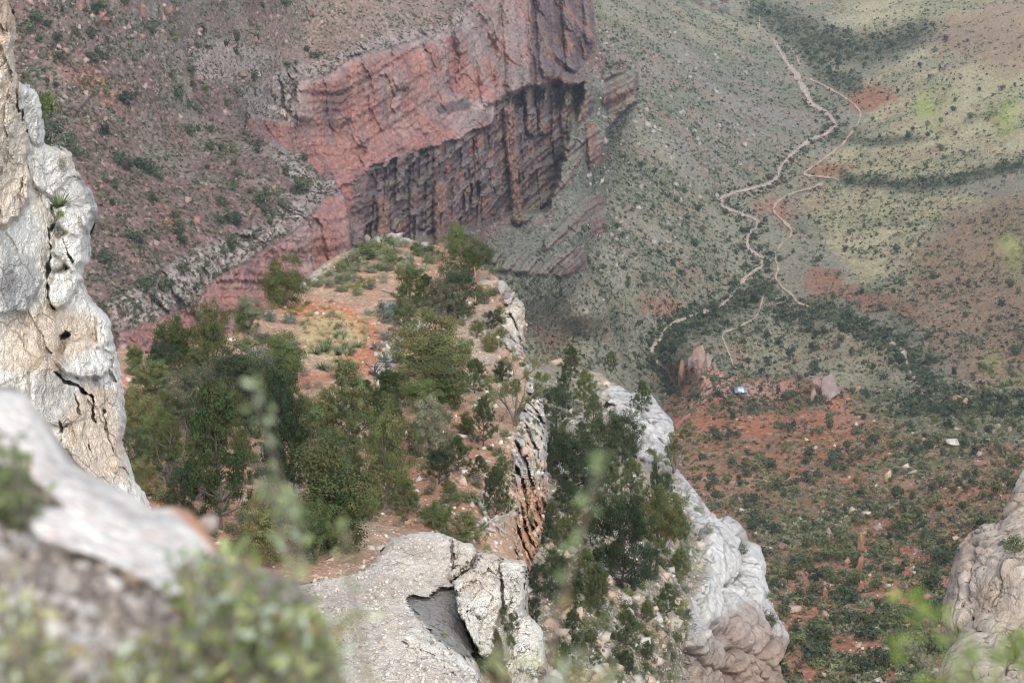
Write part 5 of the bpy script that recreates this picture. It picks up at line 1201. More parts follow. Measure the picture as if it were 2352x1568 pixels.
tufts('scrub', leftR, 78000, .7, 2.1, G1, 41, 'small dark scrub on the far left slope', 6, lambda x, y: np.clip(.55 + noise_at(x, y, 60, 3) * .8 + .2 * noise_at(x, y, 18, 9), .12, 1))
leaves_dense = [([(1740,20),(1830,60),(1900,90),(1960,110),(2050,100),(2120,70)],45),([(1790,60),(1870,110),(1900,180),(1960,190)],30),(creek[8:],22),(creek2,40),([(1560,740),(1640,720),(1700,690),(1760,660)],34),([(1940,412),(2100,425),(2250,400),(2352,380)],18),([(1900,316),(2000,325),(2100,315)],9),([(1780,720),(1900,720),(2000,760),(2060,800),(2110,860),(2160,900)],26),([(1400,340),(1500,420),(1600,500),(1680,560)],12),([(1450,80),(1460,200),(1400,300)],20),([(1400,120),(1420,330)],20)]
drain_d = drain.astype(np.float64)
def vd(x, y):
    dr_ = S.look(x, y, drain_d); d = np.zeros(len(x)) + .10 + .35 * sst(.2, .75, dr_) + .30 * noise_at(x, y, 70, 5) + .12 * noise_at(x, y, 20, 8)
    d += .22 * (x < 1750)
    for ln, w_ in leaves_dense: d = np.maximum(d, np.exp(-(dline(ln, x.astype(F32), y.astype(F32)) / w_) ** 2) * .95)
    for ln in (creek, creek2, trail, trail2, trail3, wash): d = d * sst(1.8, 5, dline(ln, x.astype(F32), y.astype(F32)))
    return np.clip(d, .03, 1)
tufts('scrub', valR, 100000, 1.0, 4.0, G1 + [(.13, .14, .10), (.15, .16, .11)], 42, 'green scrub over the valley floor', 5, vd, 3.5)
def rd(x, y):
    d = .36 + .6 * noise_at(x, y, 90, 15) + .3 * noise_at(x, y, 30, 2) + .25 * smask([(1960,880),(2352,900),(2372,1100),(2050,1120),(1620,1200),(1700,1300),(1980,1240)], x.astype(F32), y.astype(F32), 60)
    d = d * sst(5, 10, dline(trail6, x.astype(F32), y.astype(F32))) * (1 - .8 * smask([(1570,900),(1595,840),(1650,850),(1720,885),(1850,882),(1800,915),(1680,920),(1600,935)], x.astype(F32), y.astype(F32), 8))
    return np.clip(d * (.45 + .55 * (y > 980)), .06, 1)
tufts('scrub', redR, 42000, .6, 3.2, G1 + [(.13, .15, .085), (.15, .16, .07), (.17, .18, .13)], 43, 'green scrub on the red slope', 16, rd, 1.8)
def belt(x, y):
    d = np.zeros(len(x))
    for ln, w_ in (([(1740,20),(1800,50),(1870,80),(1960,105),(2050,100),(2110,75)],26),([(1800,100),(1870,130),(1900,170),(1950,190)],20),(creek[6:],15),(creek2,26),([(1560,740),(1640,720),(1700,690),(1760,660)],26),([(1940,412),(2100,425),(2250,400),(2352,380)],11),([(1780,715),(1900,715),(2000,760),(2060,800),(2110,860),(2160,900)],20),([(2100,950),(2352,940)],40)):
        d = np.maximum(d, np.exp(-(dline(ln, x.astype(F32), y.astype(F32)) / w_) ** 2))
    for ln in (creek, creek2, trail, trail2, trail3, wash): d = d * sst(3, 8, dline(ln, x.astype(F32), y.astype(F32)))
    return d * .8
tufts('streamside_scrub', valR, 42000, 2.2, 7.0, [(.060, .085, .040), (.08, .10, .05), (.10, .12, .06), (.055, .07, .045)], 45, 'dense green bushes along the washes', 9, belt, 2.5)
tufts('ledge_scrub', leftR, 5000, 1.0, 2.6, [(.05,.065,.045),(.07,.08,.055)], 44, 'scrub on the ledges of the far cliff', 6, lambda x, y: np.clip(S.look(x, y, np.clip(c_led + c_low + c_up * .4 + c_dark * .3, 0, 1).astype(np.float64)) * np.maximum(sst(.2, .6, S.look(x, y, N_far_z)), sst(.6, .9, S.look(x, y, (fq * c_led).astype(np.float64))) * .8), 0, 1), 2, .8, off=1)

def stones(name, poly, n, smin, smax, cols, seed, label, dens, power=3):
    r = np.random.default_rng(seed); x, y = pick(poly, n, r, S, dens); m = visible(x, y); x, y = x[m], y[m]; P_ = S.look(x, y); k = len(x)
    s = smin + (smax - smin) * r.random(k) ** power; cc_ = np.array(cols)[r.integers(0, len(cols), k)] * (.8 + .4 * r.random((k, 1))); ok = S.look(x, y, cliff) < .35; P_, s, cc_ = P_[ok], s[ok], cc_[ok]
    v, f, c = scatter(P_, s, 'stone', r, cc_); tag(link(name, mesh(name, v, f, M_stone, c, smooth=False)), label, 'rubble', kind='stuff')
stones('rubble', [(-20,-20),(900,-20),(700,300),(790,520),(300,760),(-20,800)], 6000, .6, 3.6, [(.27, .19, .16), (.33, .27, .24), (.26, .15, .12)], 51, 'loose rock rubble on the far left slope', lambda x, y: .35 + .5 * (y < 220), 16)
stones('rubble', redR, 5000, .5, 3.4, [(.40, .30, .24), (.36, .20, .14), (.46, .40, .33)], 52, 'loose rock rubble on the red slope', lambda x, y: .35 + .5 * noise_at(x, y, 60, 40) + .3 * (x > 1900), 18)
stones('rubble', [(1380,0),(1800,150),(1700,420),(1380,700),(1340,500)], 4000, 1.2, 5, [(.28, .25, .24), (.34, .31, .28)], 53, 'loose rock rubble on the valley side', lambda x, y: .5 + .5 * noise_at(x, y, 50, 20), 8)

# far trees one can tell apart
def far_proto(kind, seed):
    k = ('far', kind, seed)
    if k not in _protos:
        r = np.random.default_rng(seed + 300); n = 360; col = {'dark': (.050, .070, .040), 'mid': (.078, .098, .050), 'olive': (.095, .11, .05)}[kind]
        g = r.normal(size=(14, 3)) * np.array([.22, .22, .2]) + [0, 0, .58]; w_ = r.integers(0, 14, n); c = g[w_] + r.normal(size=(n, 3)) * np.array([.11, .11, .10]); c[:, 2] = np.clip(c[:, 2], .12, 1.05)
        tone = (.7 + .6 * r.random(14))[w_][:, None]
        V, F = quads(c, .075, r, .2, .7, (c - g[w_]) * 2 + (c - [0, 0, .5])); cm = mesh('crown', V, F, M_leaf, np.repeat(np.array(col) * tone * (.85 + .3 * r.random((n, 1))), 4, 0), smooth=False)
        tv, tf = tubes([((0, 0, -.05), (.02, 0, .3), .05, .035), ((.02, 0, .3), (.12, .04, .6), .03, .015), ((.02, 0, .3), (-.12, -.05, .62), .03, .015)], 5)
        _protos[k] = (mesh('trunk', tv, tf, M_bark, np.tile((.12, .10, .09), (len(tv), 1))), cm)
    return _protos[k]
def far_trees(poly, n, hmin, hmax, label, cat, name, seed, dens=None, mind=14, kinds=('dark', 'mid', 'olive')):
    r = np.random.default_rng(seed); x, y = pick(poly, n * 60, r, S, dens); m = visible(x, y - 10) & visible(x, y + 3) & (S.look(x, y, cliff) < .3) & (x > 8) & (x < 2345) & (y > 12) & (y < 1556)
    x, y = x[m], y[m]; got = []
    for a, b in zip(x, y):
        if len(got) >= n: break
        if all((a - c) ** 2 + ((b - d) * 1.3) ** 2 > mind ** 2 for c, d in got):
            got.append((a, b)); p = S.look(a, b); h = hmin + (hmax - hmin) * r.random() ** 1.5
            tm, cm = far_proto(kinds[r.integers(0, len(kinds))], int(r.integers(0, 3)))
            e = bpy.data.objects.new(name, None); COL.objects.link(e); e.location = [float(v) for v in p]; e.rotation_euler = (0, 0, r.random() * 6.28); ww = h * (.85 + .5 * r.random()); e.scale = (ww, ww, h)
            tag(e, label, cat, label); link('trunk', tm, e); link('crown', cm, e)
    print(name, len(got))
low_right = [(1620,1050),(2352,980),(2352,1568),(1790,1568),(1800,1420),(1700,1180),(1600,1120)]
up_right = [(1560,930),(1640,890),(1860,900),(2100,900),(2352,880),(2352,1040),(2000,1060),(1600,1080)]
far_trees(low_right, 210, 3.2, 7.0, 'pinyon or juniper scattered over the lower red slope', 'tree', 'slope_tree', 61, lambda x, y: np.clip(.5 + .9 * noise_at(x, y, 110, 7), .05, 1), 17)
far_trees(up_right, 86, 3.5, 7.0, 'pinyon or juniper on the upper red slope below the rest house', 'tree', 'slope_tree', 62, lambda x, y: np.clip(.35 + .6 * noise_at(x, y, 80, 9) + .4 * (x > 1950), .05, 1), 14)
far_trees([(1690,760),(1900,720),(2050,790),(2040,880),(1880,880),(1700,850)], 34, 4.5, 8.5, 'dark round juniper on the tan grassy knoll', 'bush', 'juniper_bush', 63, None, 19, ('dark', 'dark', 'mid'))
far_trees([(40,20),(620,-10),(760,60),(700,330),(780,480),(560,560),(330,760),(220,600),(90,200)], 120, 3.0, 7.0, 'dark juniper bush dotted over the far left slope', 'bush', 'juniper_bush', 64, lambda x, y: np.clip(.3 + .6 * noise_at(x, y, 90, 3) + .5 * np.exp(-(dline([(180,130),(300,170),(380,230),(470,260)], x.astype(F32), y.astype(F32)) / 40) ** 2), .05, 1), 11, ('dark', 'mid'))
far_trees([(1740,30),(2000,90),(2120,80),(1980,150),(1880,150),(1800,90)], 40, 5, 12, 'cottonwood or large bush in the green wash at the head of the valley', 'tree', 'wash_tree', 65, None, 12, ('mid', 'dark', 'olive'))
far_trees([(1500,860),(1500,800),(1560,740),(1720,660),(1760,690),(1640,740),(1600,790),(1560,800)], 46, 4, 9, 'dark bush crowding the creek bend', 'bush', 'creek_bush', 66, None, 10, ('dark', 'mid'))
far_trees([(1400,330),(1640,480),(1900,480),(2150,540),(2352,520),(2352,900),(2100,880),(1900,680),(1500,640),(1280,720),(1250,760)], 90, 4, 8, 'dark bush scattered over the valley sides', 'bush', 'valley_bush', 67, None, 18, ('dark', 'mid'))
far_trees([(1960,120),(2352,60),(2352,420),(2000,400),(1930,330)], 40, 4, 8, 'dark bush on the tan grassy hills', 'bush', 'valley_bush', 68, None, 20, ('dark', 'mid'))
print('far plants', time.time() - T0)
# ================================================================== boulders one can tell apart
red_ = (.235, .145, .12); pink = (.32, .235, .20); wht = (.50, .47, .43); tanr = (.50, .38, .27); gry = (.34, .31, .29); org = (.40, .24, .165); drk = (.20, .11, .085)
BOULD = [
 ('S',326,30,34,30,red_,'largest blocky red boulder at the top of the far left slope'),('S',383,32,30,22,red_,'broad red boulder right of the largest one'),('S',377,50,17,18,pink,'rounded boulder just below the broad red boulder'),
 ('S',236,36,20,22,red_,'upright red boulder above a darker one on the far left slope'),('S',240,56,24,20,drk,'dark red boulder under the upright one'),('S',185,18,28,20,red_,'wide red boulder near the top edge at left'),
 ('S',296,64,18,13,pink,'pinkish flat boulder below the largest red boulder'),('S',373,75,17,12,pink,'pinkish boulder below the pair of red boulders'),('S',181,66,20,12,gry,'flat grey boulder on the upper left slope'),('S',133,22,16,14,red_,'leftmost red boulder at the top edge'),
 ('S',194,140,12,16,drk,'narrow dark red boulder among bushes on the far left slope'),('S',455,82,16,9,gry,'grey slab right of the red boulders'),('S',348,378,10,10,pink,'lone pale pink stone in the middle of the far left slope'),('S',554,180,26,18,red_,'reddish boulder in the head of the gully beside the cliff'),
 ('S',714,34,14,11,drk,'dark split boulder on the plain above the red cliff'),('S',465,440,20,12,red_,'cluster-like reddish boulder low on the far left slope'),('S',598,484,9,12,org,'small orange boulder on the spur'),('S',636,41,12,9,pink,'small pink boulder on the plain above the red cliff'),
 ('S',843,556,22,24,gry,'big grey boulder at the dark foot of the far cliff'),
 ('S',2196,921,26,22,org,'left part of the rounded orange boulders in the green gully'),('S',2216,927,22,16,org,'right part of the rounded orange boulders in the green gully'),('S',1772,1012,30,14,drk,'dark red ledge-like boulder on the red slope'),('S',2184,1024,28,22,wht,'whitish boulder beside a dark pinyon on the red slope'),
 ('S',2290,996,22,32,pink,'tall pinkish rock at the right edge of the red slope'),('S',2318,990,16,18,pink,'smaller pinkish rock next to the tall one'),('S',2040,1106,18,42,tanr,'tan rock pillar standing on the red slope'),('S',1982,1106,18,26,drk,'dark leaning rock left of the tan pillar'),
 ('S',1902,1240,24,42,pink,'tall pink boulder on the lower red slope'),('S',1872,1198,20,14,pink,'flat-topped pink boulder above the tall one'),('S',1926,1228,12,20,pink,'slim pink rock right of the tall boulder'),('S',2018,1216,24,18,gry,'grey tilted slab on the lower red slope'),('S',1797,1260,22,20,red_,'red boulder just beyond the white buttresses'),
 ('S',1893,1556,16,14,tanr,'tan boulder near the bottom edge of the red slope'),('S',1500,803,9,8,wht,'white boulder in the bend of the creek'),('S',2074,812,12,8,wht,'white boulder at the head of the dry wash'),
 ('E',1278,838,42,22,tanr,'pale tilted boulder on the skyline of the second ridge'),('E',1405,944,34,12,wht,'upper flat pale slab on the second ridge'),('E',1400,956,38,12,wht,'lower flat pale slab on the second ridge'),
 ('R',868,562,26,22,wht,'white boulder at the left end of the ridge crest'),('R',905,548,40,16,wht,'broad white boulder on top of the ridge crest'),('R',975,566,24,12,wht,'white boulder at the right end of the ridge crest'),('R',1155,668,28,26,wht,'upper white boulder on the right rim of the ridge'),
 ('R',1162,686,22,20,gry,'grey boulder below the upper white one on the right rim'),('R',1144,692,14,16,wht,'small white boulder at the inner side of the right rim'),('R',757,628,14,12,wht,'small white rock on the left rim, highest one'),('R',722,652,28,16,wht,'white rock on the left rim above the red soil'),
 ('R',702,672,22,12,wht,'flat white rock on the left rim beside the red soil'),('R',680,686,18,10,wht,'low white rock on the left rim next to the rim juniper'),('R',624,722,20,10,wht,'pale rock at the left rim below the rim juniper'),('R',960,750,22,14,wht,'white rock under the clump of trees'),
 ('R',896,772,18,14,pink,'pale block on the rocky step in mid ridge'),('R',884,796,24,18,gry,'grey block on the rocky step in mid ridge'),('R',876,905,26,30,gry,'grey leaning rock below the rocky step'),('R',1238,1238,18,22,tanr,'tan block perched at the foot of the near cliff'),('R',1090,1268,14,12,gry,'grey stone behind the rock shelf')]
for i, (sf, x, y, w_, h_, c_, lab) in enumerate(BOULD):
    p = foot(sf, x, y); w = size_at(p, w_) * .62; h = size_at(p, h_) * .72
    put_rock('boulder', p, (w, w * .9, h), lab, 'boulder', None, c_, 100 + i % 9, 1.0, M_boulder if sf == 'S' else M_lime, rot=i * 1.3, sub=4)
# rock fins above the rest house, and a dyke of upright slabs on the lower slope
for i, (x, y, w_, h_, c_, lab, dep) in enumerate([(1606,842,30,66,(.34,.25,.21),'tall pale rock pinnacle standing above the bare red saddle',.6),(1588,850,22,44,(.36,.29,.25),'lower shoulder of rock left of the tall pinnacle',.7),(1624,846,20,40,(.33,.28,.26),'grey rock right of the tall pinnacle',.7),(1565,890,15,68,(.33,.22,.15),'thin upright orange-sided rock fin left of the red saddle',1.2),
        (1640,852,14,26,(.34,.30,.28),'small grey rock at the right foot of the pinnacle',.8),(1904,912,62,66,(.27,.215,.195),'big rounded grey-pink rock knob at the right end of the rest house ridge',.8),(1876,895,34,32,(.32,.21,.175),'low pink rock left of the big rounded knob',.8),(1868,922,26,34,pink,'ragged pink rocks in front of the big rounded knob',.7),
        (1978,1262,7,46,(.38,.21,.14),'upper slab of the thin upright dyke on the lower red slope',2),(1976,1314,6,44,(.38,.20,.13),'middle slab of the thin upright dyke on the lower red slope',2),(1979,1362,7,40,(.36,.19,.13),'lowest slab of the thin upright dyke on the lower red slope',2),(1897,1370,8,30,(.38,.2,.13),'orange upright slab left of the dyke',1.5)]):
    p = S.look(x, y) + np.array([0, 2, -1]); w = size_at(p, w_) * .62; h = size_at(p, h_) * .86
    put_rock('rock_pinnacle', p, (w, w * dep, h), lab, 'rock', None, c_, 200 + i % 5, 1.0, M_boulder, rot=.2 * i, sub=4)

# ================================================================== rest house and the distant ranch roofs
def boxm(parts):
    V, F = [], []; b = 0
    for (x0, y0, z0, x1, y1, z1) in parts:
        V += [(x0,y0,z0),(x1,y0,z0),(x1,y1,z0),(x0,y1,z0),(x0,y0,z1),(x1,y0,z1),(x1,y1,z1),(x0,y1,z1)]
        F += [[b+q for q in f] for f in ((0,3,2,1),(4,5,6,7),(0,1,5,4),(1,2,6,5),(2,3,7,6),(3,0,4,7))]; b += 8
    return np.array(V, float), np.array(F)
def flat_mat(name, col, rough=.6, spec=.3):
    m, n, l, b = new_mat(name); b.inputs['Roughness'].default_value = rough; b.inputs['Specular IOR Level'].default_value = spec
    t = n.new('ShaderNodeTexNoise'); t.inputs['Scale'].default_value = 1.5; t.inputs['Detail'].default_value = 5
    r = n.new('ShaderNodeMapRange'); l.new(t.outputs['Fac'], r.inputs[0]); r.inputs[3].default_value = .8; r.inputs[4].default_value = 1.2
    v = n.new('ShaderNodeVectorMath'); v.operation = 'SCALE'; v.inputs[0].default_value = col; l.new(r.outputs[0], v.inputs['Scale']); l.new(v.outputs[0], b.inputs['Base Color']); return m
M_roof = flat_mat('blue_grey_roof', (.085, .115, .14)); M_panel = flat_mat('roof_panel', (.62, .68, .72), .35); M_blue = flat_mat('blue_panel', (.20, .25, .31), .35); M_wood = flat_mat('dark_timber', (.06, .04, .03)); M_stonewall = flat_mat('red_stone_wall', (.26, .13, .09)); M_pole = flat_mat('steel_pole', (.08, .08, .08)); M_dark = flat_mat('dark_window', (.03, .035, .04), .2)
def child(name, parts, mat, e): 
    v, f = boxm(parts); return link(name, mesh(name, v, f, mat, smooth=False), e)
e = bpy.data.objects.new('rest_house', None); COL.objects.link(e); e.location = [float(v) for v in S.look(1702, 911)]; e.rotation_euler = (0, 0, .05); e.scale = (1.2, 1.2, 1.2)
tag(e, 'small open shelter with a shiny pale and blue panelled roof alone on the red saddle', 'shelter')
def slab(x0, x1, y0, y1, za, zb, t):
    V = np.array([(x0,y0,za),(x1,y0,za),(x1,y1,zb),(x0,y1,zb),(x0,y0,za+t),(x1,y0,za+t),(x1,y1,zb+t),(x0,y1,zb+t)], float)
    return V, np.array([(0,3,2,1),(4,5,6,7),(0,1,5,4),(1,2,6,5),(2,3,7,6),(3,0,4,7)])
v, f = slab(-3.4, 3.4, -.2, 4.4, 2.3, 3.7, .12); link('roof', mesh('roof', v, f, M_blue, smooth=False), e)
for x0, x1 in ((-1.55, -.03), (.03, 1.55)):
    v, f = slab(x0, x1, 0, 4.0, 2.49, 3.7, .06); link('roof_panel', mesh('roof_panel', v, f, M_panel, smooth=False), e)
child('floor', [(-3.1, 0, -1.5, 3.1, 4.2, .1)], M_stonewall, e); child('back_wall', [(-3.1, 3.9, .1, 3.1, 4.2, 3.3)], M_wood, e); child('low_wall', [(-.9, .05, .1, 3.1, .35, .95)], M_stonewall, e)
for x_ in (-3.0, -.9, 1.0, 2.85): child('post', [(x_, .4, .1, x_ + .18, .6, 2.5)], M_wood, e)
for x_ in (-1.3, .1, 1.5): child('pole', [(x_, 4.5, -1, x_ + .09, 4.6, 4.6 + .3 * (x_ > 1))], M_pole, e)
def hut(px, py, L, Wd, H, rot, label, stonec=M_stonewall):
    e = bpy.data.objects.new('ranch_house', None); COL.objects.link(e); e.location = [float(v) for v in S.look(px, py) + np.array([0, 0, .5])]; e.rotation_euler = (0, 0, rot); tag(e, label, 'house', 'blue roofed houses at the head of the valley')
    child('wall', [(-L/2+.6, -Wd/2+.6, -3, L/2-.6, Wd/2-.6, H)], stonec, e)
    r = H + Wd * .26; V = np.array([(-L/2,-Wd/2,H),(L/2,-Wd/2,H),(L/2,Wd/2,H),(-L/2,Wd/2,H),(-L/2,0,r),(L/2,0,r)] , float); V = np.concatenate([V, V - [0, 0, .25]])
    F = [(0,1,5,4),(2,3,4,5),(6,10,11,7),(8,11,10,9),(0,4,10,6),(3,9,10,4),(1,7,11,5),(2,5,11,8),(0,6,7,1),(3,2,8,9)]
    link('roof', mesh('roof', V, np.array(F), M_roof, smooth=False), e)
    for x_ in (-L*.25, L*.2): child('window', [(x_-.6, -Wd/2+.5, H-1.9, x_+.6, -Wd/2+.62, H-.7)], M_dark, e)
    child('door', [(-.5, -Wd/2+.5, -.2, .5, -Wd/2+.62, 1.9)], M_wood, e)
hut(1600, 5.5, 17, 9, 3, -.08, 'blue-roofed house cut by the top edge, left of the footpath')
hut(1641, 15, 14, 9, 3, 1.45, 'blue-roofed house seen gable end on, left of the lowest one')
hut(1663, 28, 15, 9.5, 3.2, -.06, 'blue-roofed house standing lowest, beside dark green trees')
hut(1664, 5, 13, 8, 3, -.1, 'blue-roofed house half cut by the top edge behind the others')

# ================================================================== stones and plants near the photographer
for i, (x, y, w_, c_, lab) in enumerate([(62,1262,110,(.55,.54,.53),'large pale stone on the dark soil near the left edge'),(190,1480,120,(.62,.60,.58),'white stone in the lower left foreground'),(310,1330,70,(.40,.30,.22),'brownish stone below the white rock crest'),(200,1405,60,(.60,.57,.54),'pale upright stone on the dark soil'),(130,1395,40,(.45,.42,.37),'small grey stone beside the pale upright one'),
        (350,1400,80,(.56,.51,.48),'pinkish stone at the foot of the bush'),(60,1440,60,(.6,.58,.55),'pale stone at the lower left edge'),(420,1395,66,(.52,.36,.28),'tan stone half under the bush'),(260,1540,70,(.58,.56,.53),'pale stone at the bottom edge of the foreground'),(140,1560,60,(.58,.57,.56),'grey-white stone at the bottom left'),(90,1340,40,(.42,.38,.33),'small brown stone on the dark soil'),(250,1440,40,(.30,.28,.26),'small dark stone left of the bush'),
        (395,1470,46,(.62,.58,.56),'pale stone seen through the twigs'),(480,1200,70,(.58,.50,.46),'pale stone at the edge of the rust-red rock'),(20,1530,60,(.5,.48,.45),'grey stone in the bottom left corner')]):
    p = foot('H', x, y); s = size_at(p, w_) * .55
    put_rock('stone', p - [0, 0, s * .15], (s, s, s * .8), lab, 'stone', None, c_, 300 + i % 6, .7, M_fore, rot=i * 1.1, sub=3)
r = np.random.default_rng(91); x, y = pick([(-60,1180),(100,1260),(330,1340),(470,1420),(760,1568),(760,1640),(-100,1640)], 2600, r, H); Pp = foot('H', x, y); k = len(x)
v, f, c = scatter(Pp, .004 + .028 * r.random(k) ** 3, 'stone', r, np.array([(.42,.38,.34),(.30,.26,.22),(.20,.17,.15),(.50,.47,.44)])[r.integers(0,4,k)]); tag(link('pebbles', mesh('pebbles', v, f, M_stone, c, smooth=False)), 'pebbles on the dark soil at the photographer\'s feet', 'pebbles', kind='stuff')

LEAFC = [(.42,.44,.20),(.32,.36,.16),(.55,.54,.25),(.55,.60,.48),(.20,.23,.09),(.30,.24,.16)]
def leafy(name, stems, nleaf, size, label, cat, seed, cols=LEAFC, r0=.003, jit=.012, stemc=(.26,.22,.19), odd=.035, where=None):
    """stems: lists of (px, py, Y); leaves sit along each stem, thicker towards the tip"""
    rg = np.random.default_rng(seed); segs = []; cs = []
    for st in stems:
        W_ = np.array([at(a, b, d) for a, b, d in st]); m = len(W_)
        for i in range(m - 1): segs.append((W_[i], W_[i + 1], r0 * (1 - .7 * i / m), r0 * (1 - .7 * (i + 1) / m)))
        t = (1 - rg.random(nleaf) ** 1.5 * (.85)) * (m - 1) if where is None else np.clip(rg.choice(where, nleaf) + rg.normal(size=nleaf) * .12, 0, m - 1)
        i = np.clip(t.astype(int), 0, m - 2); f = (t - i)[:, None]; cs.append(W_[i] * (1 - f) + W_[i + 1] * f + rg.normal(size=(nleaf, 3)) * jit)
    o = np.array(segs[0][0]); c = np.concatenate(cs) - o; segs = [(a - o, b - o, p_, q_) for a, b, p_, q_ in segs]
    e = bpy.data.objects.new(name, None); COL.objects.link(e); e.location = o; tag(e, label, cat)
    tv, tf = tubes(segs, 5); link('stem', mesh('stem', tv, tf, M_bark, np.tile(stemc, (len(tv), 1))), e)
    V, F = quads(c, size, rg, .4, .5); n = len(c); cc_ = np.array(cols)[rg.integers(0, len(cols), n)] * (.6 + .75 * rg.random((n, 1))); cc_[rg.random(n) < odd] = (.42, .30, .12)
    link('leaves', mesh('leaves', V, F, M_near_leaf, np.repeat(cc_, 4, 0), smooth=False), e)
def bush_stems(x0, x1, ytop, ybase, Y0, Y1, n, seed, spread=60):
    rg = np.random.default_rng(seed); out = []
    for i in range(n):
        bx = (x0 + x1) / 2 + rg.normal() * (x1 - x0) * .22; tx = rg.uniform(x0, x1); u = (tx - x0) / (x1 - x0); ty = np.interp(u, np.linspace(0, 1, len(ytop)), ytop) + rg.random() ** 1.3 * (ybase - min(ytop)) * .75
        Y = rg.uniform(Y0, Y1); out.append([(bx, ybase + 60, Y), ((bx * .6 + tx * .4) + rg.normal() * 10, (ybase + 60) * .55 + ty * .45, Y - .02), (tx, ty, Y - .05)])
    return out
leafy('foreground_bush', bush_stems(400, 800, [1300,1250,1255,1300,1330,1400,1440], 1600, 3.25, 3.75, 150, 1), 15, .0175, 'blurred pale green leafy bush filling the bottom of the picture left of the rock shelf', 'shrub', 1, jit=.014)
leafy('foreground_bush', bush_stems(-30, 95, [1010,1000,1090], 1230, 4.0, 4.25, 36, 2), 26, .0125, 'blurred green bush on the white foreground rock at the left edge', 'shrub', 2, jit=.014, cols=[(.15,.19,.08),(.20,.24,.11),(.24,.28,.15)])
leafy('foreground_plant', bush_stems(-30, 180, [1280,1330,1420,1440], 1620, 2.9, 3.3, 34, 3), 14, .014, 'blurred thin-leaved plant in the bottom left corner', 'plant', 3, jit=.012)
leafy('foreground_plant', bush_stems(200, 430, [1480,1460,1420], 1620, 3.1, 3.4, 40, 4), 12, .015, 'blurred low plant between the stones and the foreground bush', 'plant', 4, jit=.012)
leafy('leafy_stalk', [[(800,1640,3.4),(720,1380,3.38),(672,1220,3.36),(640,1080,3.34),(600,960,3.32),(585,885,3.3)],[(690,1250,3.4),(682,1180,3.38),(668,1130,3.36)],[(700,1380,3.4),(630,1180,3.4),(605,1090,3.4)]], 38, .0105, 'blurred upright leafy stalk rising over the dark pinyons at left', 'plant stalk', 5, jit=.010, cols=[(.30,.38,.20),(.26,.34,.17),(.34,.42,.28)], odd=0)
leafy('leafy_stalk', [[(830,1640,3.3),(815,1420,3.3),(800,1300,3.28),(795,1215,3.26)],[(850,1640,3.3),(840,1500,3.3),(828,1400,3.28)]], 24, .0105, 'blurred short leafy stalk in front of the left part of the rock shelf', 'plant stalk', 6, jit=.010, odd=.02)
leafy('leafy_stalk', [[(1225,1680,3.0),(1255,1530,3.0),(1285,1400,3.0),(1318,1290,2.98),(1345,1180,2.96),(1368,1110,2.95),(1376,1055,2.94)]], 46, .0105, 'blurred brown-stemmed leafy stalk in front of the shaded slope', 'plant stalk', 7, jit=.008, where=[1.3, 2.2, 2.9, 3.6, 4.3, 5.0, 5.7, 6.0], cols=[(.34,.40,.18),(.38,.44,.24)], r0=.0042, stemc=(.26,.18,.15), odd=.03)
leafy('foreground_plant', [[(1180,1680,3.1),(1150,1560,3.1),(1156,1490,3.1)],[(1190,1680,3.1),(1200,1580,3.1),(1205,1520,3.1)],[(1250,1680,3.1),(1310,1590,3.1),(1350,1490,3.1)],[(1260,1680,3.1),(1330,1600,3.1),(1325,1500,3.1)],[(1240,1680,3.1),(1270,1600,3.1),(1275,1530,3.1)],[(1250,1680,3.1),(1360,1600,3.1),(1400,1530,3.1)]], 22, .012, 'blurred leafy tips poking up at the bottom edge right of the rock shelf', 'plant', 8, jit=.010, odd=.08)
rs = np.random.default_rng(4)
leafy('leafy_branch', [[(2420,1700,3.0),(2300,1560,2.98),(2200,1490,2.95),(2090,1385,2.92)],[(2400,1700,3.0),(2260,1590,2.98),(2150,1540,2.95),(2070,1470,2.93)],[(2420,1660,3.0),(2360,1540,3.0),(2300,1490,2.98),(2230,1470,2.96)],[(2300,1700,3.0),(2230,1620,3.0),(2160,1570,3.0)],[(2440,1640,3.0),(2400,1540,3.0),(2340,1480,3.0)],[(2350,1700,3.0),(2290,1600,3.0),(2210,1550,3.0)]], 44, .0125, 'blurred green leafy branch in the bottom right corner', 'branch', 9, jit=.016, cols=[(.22,.33,.07),(.30,.38,.12),(.18,.28,.06)], odd=.05)
leafy('thin_sprig', [[(2560,1750,2.3),(2470,1300,2.28),(2400,1000,2.26),(2350,850,2.24),(2285,842,2.23)],[(2470,1300,2.28),(2420,900,2.24),(2370,700,2.2),(2335,600,2.18),(2325,555,2.17)],[(2420,900,2.24),(2380,560,2.2),(2310,380,2.17),(2295,270,2.15)],[(2380,560,2.2),(2270,400,2.17),(2180,300,2.15),(2158,285,2.14),(2150,232,2.14),(2085,182,2.13)]], 9, .0085, 'thin out-of-focus sprigs with yellow-green leaves crossing the right side of the view', 'sprig', 10, jit=.007, cols=[(.36,.40,.12),(.40,.42,.18)], r0=.0010, odd=0, where=[3, 4, 4, 4])
print('things', time.time() - T0)
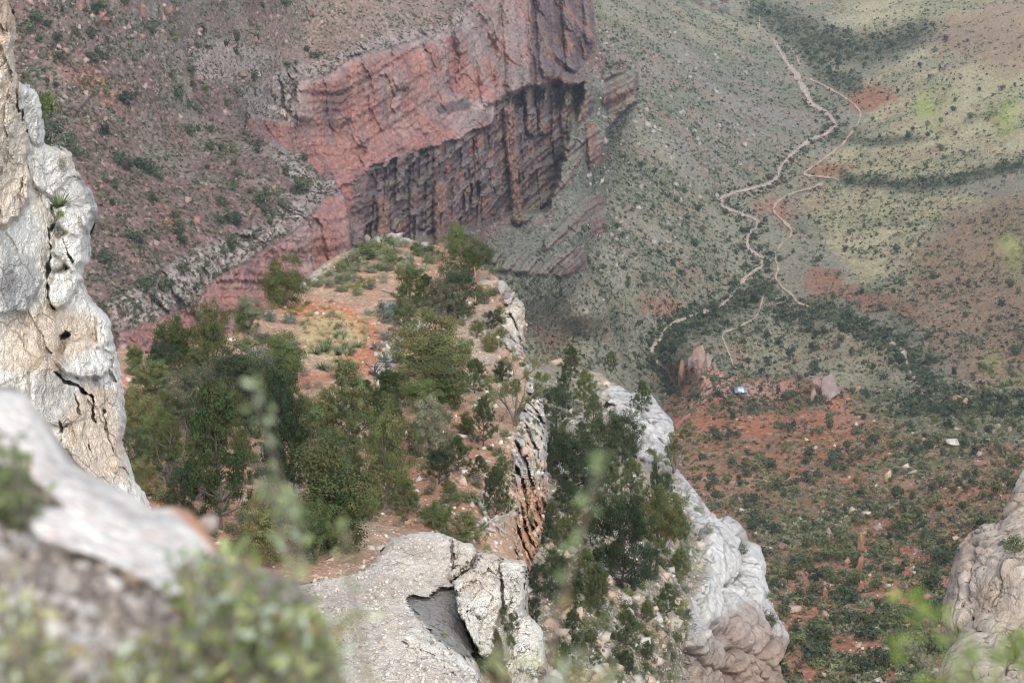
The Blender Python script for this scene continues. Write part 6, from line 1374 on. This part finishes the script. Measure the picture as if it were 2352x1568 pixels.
# ================================================================== light and camera
SUN_EL, SUN_AZ = 48.0, 168.0      # azimuth of the sun measured from +y towards +x
w = bpy.data.worlds.new('World'); scn.world = w; w.use_nodes = True
nt = w.node_tree; sky = nt.nodes.new('ShaderNodeTexSky'); sky.sky_type = 'NISHITA'; sky.sun_disc = False
sky.sun_elevation = math.radians(SUN_EL); sky.sun_rotation = math.radians(SUN_AZ); sky.altitude = 2000; sky.air_density = 1.0; sky.dust_density = 3.0; sky.ozone_density = 1.0
hs = nt.nodes.new('ShaderNodeHueSaturation'); hs.inputs['Saturation'].default_value = .42; nt.links.new(sky.outputs[0], hs.inputs['Color'])   # sky colour desaturated, so its light is less blue
bg = nt.nodes['Background']; nt.links.new(hs.outputs[0], bg.inputs[0]); bg.inputs[1].default_value = SKY_S
sd = bpy.data.lights.new('sun', 'SUN'); sd.energy = SUN_S; sd.angle = math.radians(30); sd.color = (1, .93, .82)
so = bpy.data.objects.new('sun', sd); COL.objects.link(so)
from mathutils import Vector
az, el = math.radians(SUN_AZ), math.radians(SUN_EL)
so.rotation_euler = Vector((math.sin(az) * math.cos(el), math.cos(az) * math.cos(el), math.sin(el))).to_track_quat('Z', 'Y').to_euler()
cd = bpy.data.cameras.new('camera'); cam = bpy.data.objects.new('camera', cd); COL.objects.link(cam)
cam.rotation_euler = (math.radians(90) + PITCH, 0, 0); cd.lens = 85; cd.sensor_width = 36; cd.clip_start = .1; cd.clip_end = 20000
cd.dof.use_dof = True; cd.dof.focus_distance = 75; cd.dof.aperture_fstop = 4.2
scn.camera = cam
vs = scn.view_settings; vs.view_transform = 'Standard'; vs.look = 'None'; vs.gamma = 1; vs.exposure = EXPO
scn.cycles.use_denoising = True; scn.cycles.filter_width = 1.1
scn.cycles.max_bounces = 6; scn.cycles.transparent_max_bounces = 8; scn.cycles.volume_bounces = 0
if HAZE:
    hx = (-1400, 1400); hy = (-60, 4300); hz = (-1500, 40)
    hv = [(x_, y_, z_) for x_ in hx for y_ in hy for z_ in hz]
    me = bpy.data.meshes.new('haze'); me.from_pydata(hv, [], [(0, 1, 3, 2), (4, 6, 7, 5), (0, 4, 5, 1), (2, 3, 7, 6), (0, 2, 6, 4), (1, 5, 7, 3)])
    hm = bpy.data.materials.new('haze'); hm.use_nodes = True; hn = hm.node_tree.nodes; hn.remove(hn['Principled BSDF'])
    pv = hn.new('ShaderNodeVolumePrincipled'); pv.inputs['Color'].default_value = (.74, .86, 1, 1); pv.inputs['Density'].default_value = HAZE; pv.inputs['Anisotropy'].default_value = .2
    hm.node_tree.links.new(pv.outputs[0], hn['Material Output'].inputs['Volume']); me.materials.append(hm)
    ho = link('haze', me); tag(ho, kind='stuff')
print('objects', len(bpy.data.objects), 'time', time.time() - T0)
